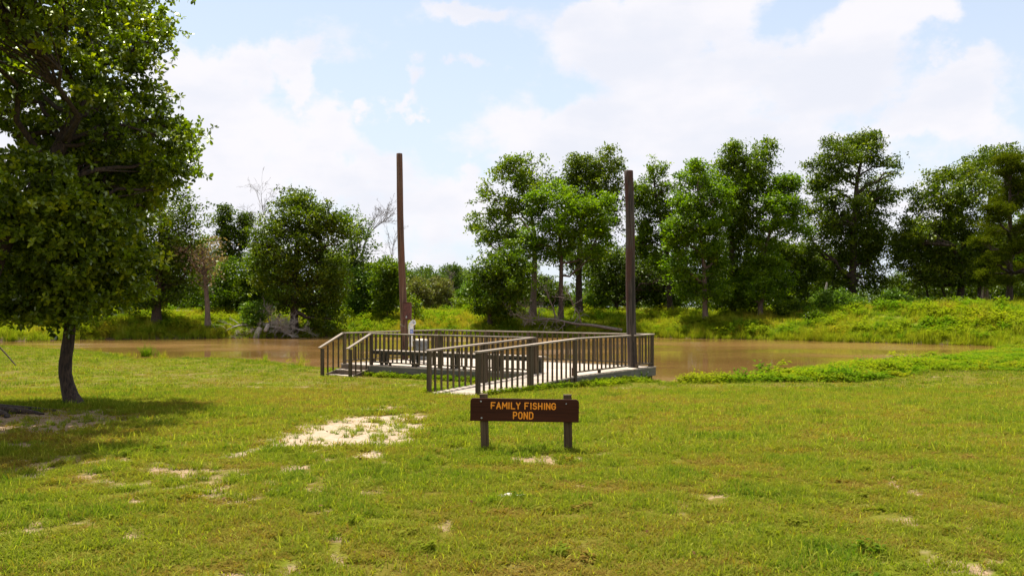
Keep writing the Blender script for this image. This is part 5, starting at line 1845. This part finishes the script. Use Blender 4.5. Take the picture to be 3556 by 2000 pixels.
def tufts():
    x, y, r = rand_field(13000, 4.5, 19, 12)
    b_, sd = bare(x, y)
    mid = fbm(x * 1.1, y * 1.1, 90, 3)
    left = sstep(-x, -2.5, 3.0)
    pr = (.04 + .62 * sstep(b_, .05, .35)) * (.10 + .90 * left) * sstep(mid, .30, .55) * .75
    s = pond_sdf(x, y)
    k = (r.random(len(x)) < pr) & ~deck_mask(x, y) & (s > .5)
    x, y = x[k], y[k]
    m = len(x)
    z = ground(x, y)
    rot = np.stack([np.zeros(m), np.zeros(m), r.random(m) * 6.28], 1)
    sc = r.uniform(.6, 1.35, m)
    scatter('grass_clumps', np.stack([x, y, z - .01], 1), rot, np.stack([sc, sc, sc * .85], 1), np.clip(r.normal(.72, .12, m), 0, 1), c_tuft, 'taller tufts of grass standing out of the thin sandy lawn at the left', 'grass', 5)


tufts()


def litter():
    r = np.random.RandomState(77)
    n = 5200
    x, y, _ = rand_field(n, 4.5, 24, 78)
    near = np.exp(-((x + 8) / 5) ** 2 - ((y - 15) / 6) ** 2)
    b_, sd = bare(x, y)
    k = (r.random(n) < .16 + .7 * near + .35 * sstep(b_, .2, .6)) & ~deck_mask(x, y)
    x, y = x[k], y[k]
    z = ground(x, y)
    m = len(x)
    b0 = np.stack([x, y, z + r.uniform(.008, .05, m)], 1)
    d = np.stack([r.normal(size=m), r.normal(size=m), r.normal(0, .25, m)], 1)
    nn = np.stack([r.normal(0, .4, m), r.normal(0, .4, m), np.ones(m)], 1)
    tag(link('leaf_litter', leaf_mesh('leaf_litter', b0, d, nn, r.uniform(.022, .045, m), r.random(m), LOBED), leaf_mat('dry_leaf', (.07, .035, .015), (.15, .08, .035), (.25, .16, .07), .2, gloss=.0)),
        'dry brown leaves lying in the grass and on the bare soil', 'leaf litter', None, 'stuff')


litter()


def band(name, n, fn, coll, seed, smin, smax, tfn, label, cat='weeds', x0=-52, x1=52, y0=20, y1=96):
    r = np.random.RandomState(seed)
    x = r.uniform(x0, x1, n)
    y = r.uniform(y0, y1, n)
    s = pond_sdf(x, y)
    pr = fn(x, y, s)
    k = (r.random(n) < pr) & ~deck_mask(x, y, .02) & (np.abs(x) < .68 * y + 5)
    x, y, s = x[k], y[k], s[k]
    m = len(x)
    z = ground(x, y, s)
    z = np.maximum(z, -.32)
    rot = np.stack([r.normal(0, .08, m), r.normal(0, .08, m), r.random(m) * 6.28], 1)
    sc = r.uniform(smin, smax, m)
    far_ = np.where((~farside(x, y)) & (x > 4), 1 - .68 * sstep(y, 30, 42), 1.0)
    hv = far_ * np.clip(1.0 + 2.2 * (fbm(x * .8, y * .8, seed + 300, 3) - .5), .5, 1.9)
    scl = np.stack([sc, sc, sc * r.uniform(.7, 1.2, m) * hv], 1)
    return scatter(name, np.stack([x, y, z - .01], 1), rot, scl, np.clip(tfn(x, y, s, r), 0, 1), coll, label, cat, seed)


def farside(x, y):
    ym = np.interp(x, [-40, -20, -10, 20, 28, 34], [60, 58, 50, 48, 52, 53.5])
    return y > ym


nse = lambda x, y, sd, sc=.3: fbm(x * sc, y * sc, sd, 3)
band('far_bank_grass', 60000, lambda x, y, s: farside(x, y) * (s > .1) * np.where(s < 26, np.where(y < 86, .75, .35), 0), c_tall, 31, .8, 1.5,
     lambda x, y, s, r: .42 + 1.3 * (nse(x, y, 71, .25) - .5) + 1.3 * (nse(x, y, 91, 1.1) - .5) + .14 * (x > 18) + r.normal(0, .12, len(x)), 'tall yellow green meadow grass covering the far bank', 'grass', y0=54, y1=100)
band('far_bank_weeds', 30000, lambda x, y, s: farside(x, y) * (s > .2) * (s < 16) * np.clip(3.2 * (nse(x, y, 72, .5) - .36), 0, 1), c_weed, 32, .8, 1.9,
     lambda x, y, s, r: .68 + 1.2 * (nse(x, y, 73, .5) - .5) + r.normal(0, .12, len(x)), 'leafy weeds growing in patches on the far bank', y0=54, y1=92)
band('far_shore_reeds', 60000, lambda x, y, s: farside(x, y) * (s > -.45) * (s < .9) * np.where(x > 9, .95, .6), c_reed, 33, .7, 1.15,
     lambda x, y, s, r: np.where(x > 9, .50, .62) + .5 * (nse(x, y, 74, .7) - .5) + r.normal(0, .1, len(x)), 'upright reeds and grass lining the far waters edge', 'reeds', y0=52, y1=74)
band('near_shore_weeds', 80000, lambda x, y, s: (~farside(x, y)) * (x > 4.4) * (s > -.15) * (s < 4.2) * np.clip(1.5 - s * .34, 0, 1) * (.25 + .73 * sstep(x, 4, 12)), c_lweed, 34, .8, 1.7,
     lambda x, y, s, r: .74 + 1.2 * (nse(x, y, 75, .9) - .5) + r.normal(0, .18, len(x)), 'dense bright green weeds along the near shore right of the deck', y0=25, y1=56, x0=5)
band('shore_grass_right', 26000, lambda x, y, s: (~farside(x, y)) * (x > 4.4) * (s > -.2) * (s < 3.2) * np.clip(2.2 * (nse(x, y, 81, .9) - .38), 0, 1), c_far, 39, 1.2, 3.2,
     lambda x, y, s, r: .55 + .8 * (nse(x, y, 82, .6) - .5) + r.normal(0, .16, len(x)), 'longer mixed grass among the weeds of the near shore right of the deck', 'grass', y0=25, y1=56, x0=4)
band('tall_shore_weeds', 9000, lambda x, y, s: (~farside(x, y)) * (x > 8) * (s > -.1) * (s < 1.6) * np.clip(2.5 * (nse(x, y, 83, .7) - .5), 0, 1), c_weed, 40, .8, 1.5,
     lambda x, y, s, r: .60 + r.normal(0, .16, len(x)), 'taller leafy weeds standing along the right near shore', y0=25, y1=56, x0=8)
band('right_lawn_weeds', 26000, lambda x, y, s: (~farside(x, y)) * (x > 12) * (s > 2.0) * (s < 13) * sstep(x, 12, 20) * .8, c_lweed, 35, .7, 1.3,
     lambda x, y, s, r: .74 + 1.2 * (nse(x, y, 76, .7) - .5) + r.normal(0, .18, len(x)), 'light green clover like ground cover at the right beyond the mown lawn', y0=30, y1=62, x0=12)
band('near_shore_grass', 24000, lambda x, y, s: (~farside(x, y)) * (x < -3) * (s > -.3) * (s < 1.4) * .45, c_far, 36, .9, 2.0,
     lambda x, y, s, r: .70 + r.normal(0, .1, len(x)), 'longer grass fringing the near shore left of the deck', 'grass', y0=30, y1=62, x1=-3)
band('thin_shore_rushes', 30000, lambda x, y, s: (~farside(x, y)) * (s > -1.3) * (s < .6) * np.clip(2.5 * (nse(x, y, 78, .8) - .5), 0, .5) * np.where(x > 5, .6, .8), c_reed, 37, .35, .75,
     lambda x, y, s, r: .42 + r.normal(0, .2, len(x)), 'thin rushes standing in the shallow water of the near shore', 'reeds', y0=26, y1=60)
# weeds hugging the deck foot
def hug():
    r = np.random.RandomState(55)
    pts = []
    def line(p, q, n, w, a=0.0):
        for _ in range(n):
            f = r.random()
            c = p.lerp(q, f)
            nrm = Vector((q.y - p.y, p.x - q.x, 0)).normalized()
            c = c + nrm * (a + abs(r.normal(0, w)))
            pts.append((c.x, c.y))
    line(A + U * .06, Bc + U * .1, 200, .22)
    line(Bc + U * .05, A + V_ * 3.4 + U * .1, 0, .2)
    line(Cc - V_ * .06, E - V_ * .1, 170, .12)
    line(P2 + U * .1, A + U * .1, 90, .12)
    line(E - U * .1 - V_ * .1, P1 - U * .1, 60, .18)
    P = np.array(pts)
    # keep only outside the deck
    k = ~deck_mask(P[:, 0], P[:, 1])
    P = P[k]
    z = ground(P[:, 0], P[:, 1])
    m = len(P)
    sc = r.uniform(.45, 1.1, m)
    scatter('deck_edge_weeds', np.stack([P[:, 0], P[:, 1], z - .01], 1), np.stack([r.normal(0, .1, m), r.normal(0, .1, m), r.random(m) * 6.28], 1), np.stack([sc, sc, sc], 1),
            np.clip(r.normal(.72, .13, m), 0, 1), c_lweed, 'low leafy weeds growing against the foot of the deck and ramp', 'weeds', 6)


hug()


def plant(px, D, label, h, n, seed, coll_mesh):
    b = gp(px, D)
    o = empty('weed_plant', b, label, 'plant')
    me = coll_mesh
    me.materials.append(leaf_solid)
    q = link('leaves', me, None, o)
    return o


leaf_solid = leaf_mat('plant_leaf', (.09, .15, .006), (.12, .18, .008), (.20, .24, .02), .45, gloss=.0)
rp = np.random.RandomState(321)
plant(2235, 26.2, 'large arching grassy clump at the foot of the right end of the deck', 0, 0, 0, blade_mesh('leaves', 90, .16, .52, .020, rp, 1.3, 5))
plant(2195, 26.0, 'yellowish grass tuft beside the thick pole foot', 0, 0, 0, blade_mesh('leaves', 50, .10, .36, .016, rp, 1.0, 4))
plant(2082, 23.9, 'broad leaved plant with drooping leaves in front of the right deck side', 0, 0, 0, blade_mesh('leaves', 12, .03, .30, .055, rp, 1.4, 6, 1.0))
plant(514, 43.0, 'yellow green clump of rushes standing in the water off the left shore', 0, 0, 0, blade_mesh('leaves', 90, .28, .75, .03, rp, .7, 4))
plant(543, 43.0, 'thin brownish rushes beside the yellow green clump in the water', 0, 0, 0, blade_mesh('leaves', 24, .3, .6, .014, rp, .8, 4))
for o in bpy.data.objects:
    if o.get('label', '').startswith(('yellow green clump of rushes', 'thin brownish rushes')):
        o.location.z = -.28

# orange wildflowers on the right bank
fm = bpy.data.meshes.new('wildflower')
fv, ff = [(0, 0, .5)], []
for k in range(6):
    a = k * math.pi / 3
    fv.append((.07 * math.cos(a), .07 * math.sin(a), .52))
for k in range(6):
    ff.append((0, 1 + k, 1 + (k + 1) % 6))
fm.from_pydata(fv, [], ff)
c_fl = collection_of('wildflower', [fm], M['flower'])
band('wildflowers', 5000, lambda x, y, s: farside(x, y) * (s > 2.5) * (s < 12) * (np.where(x > 20, .30, .0) + np.where((x < -36), .1, .0)) * np.clip(3 * (nse(x, y, 79, .4) - .42), 0, 1), c_fl, 38, .7, 1.2,
     lambda x, y, s, r: r.random(len(x)), 'scattered orange wildflowers in the weeds of the right bank', 'wildflowers', y0=54, y1=84)
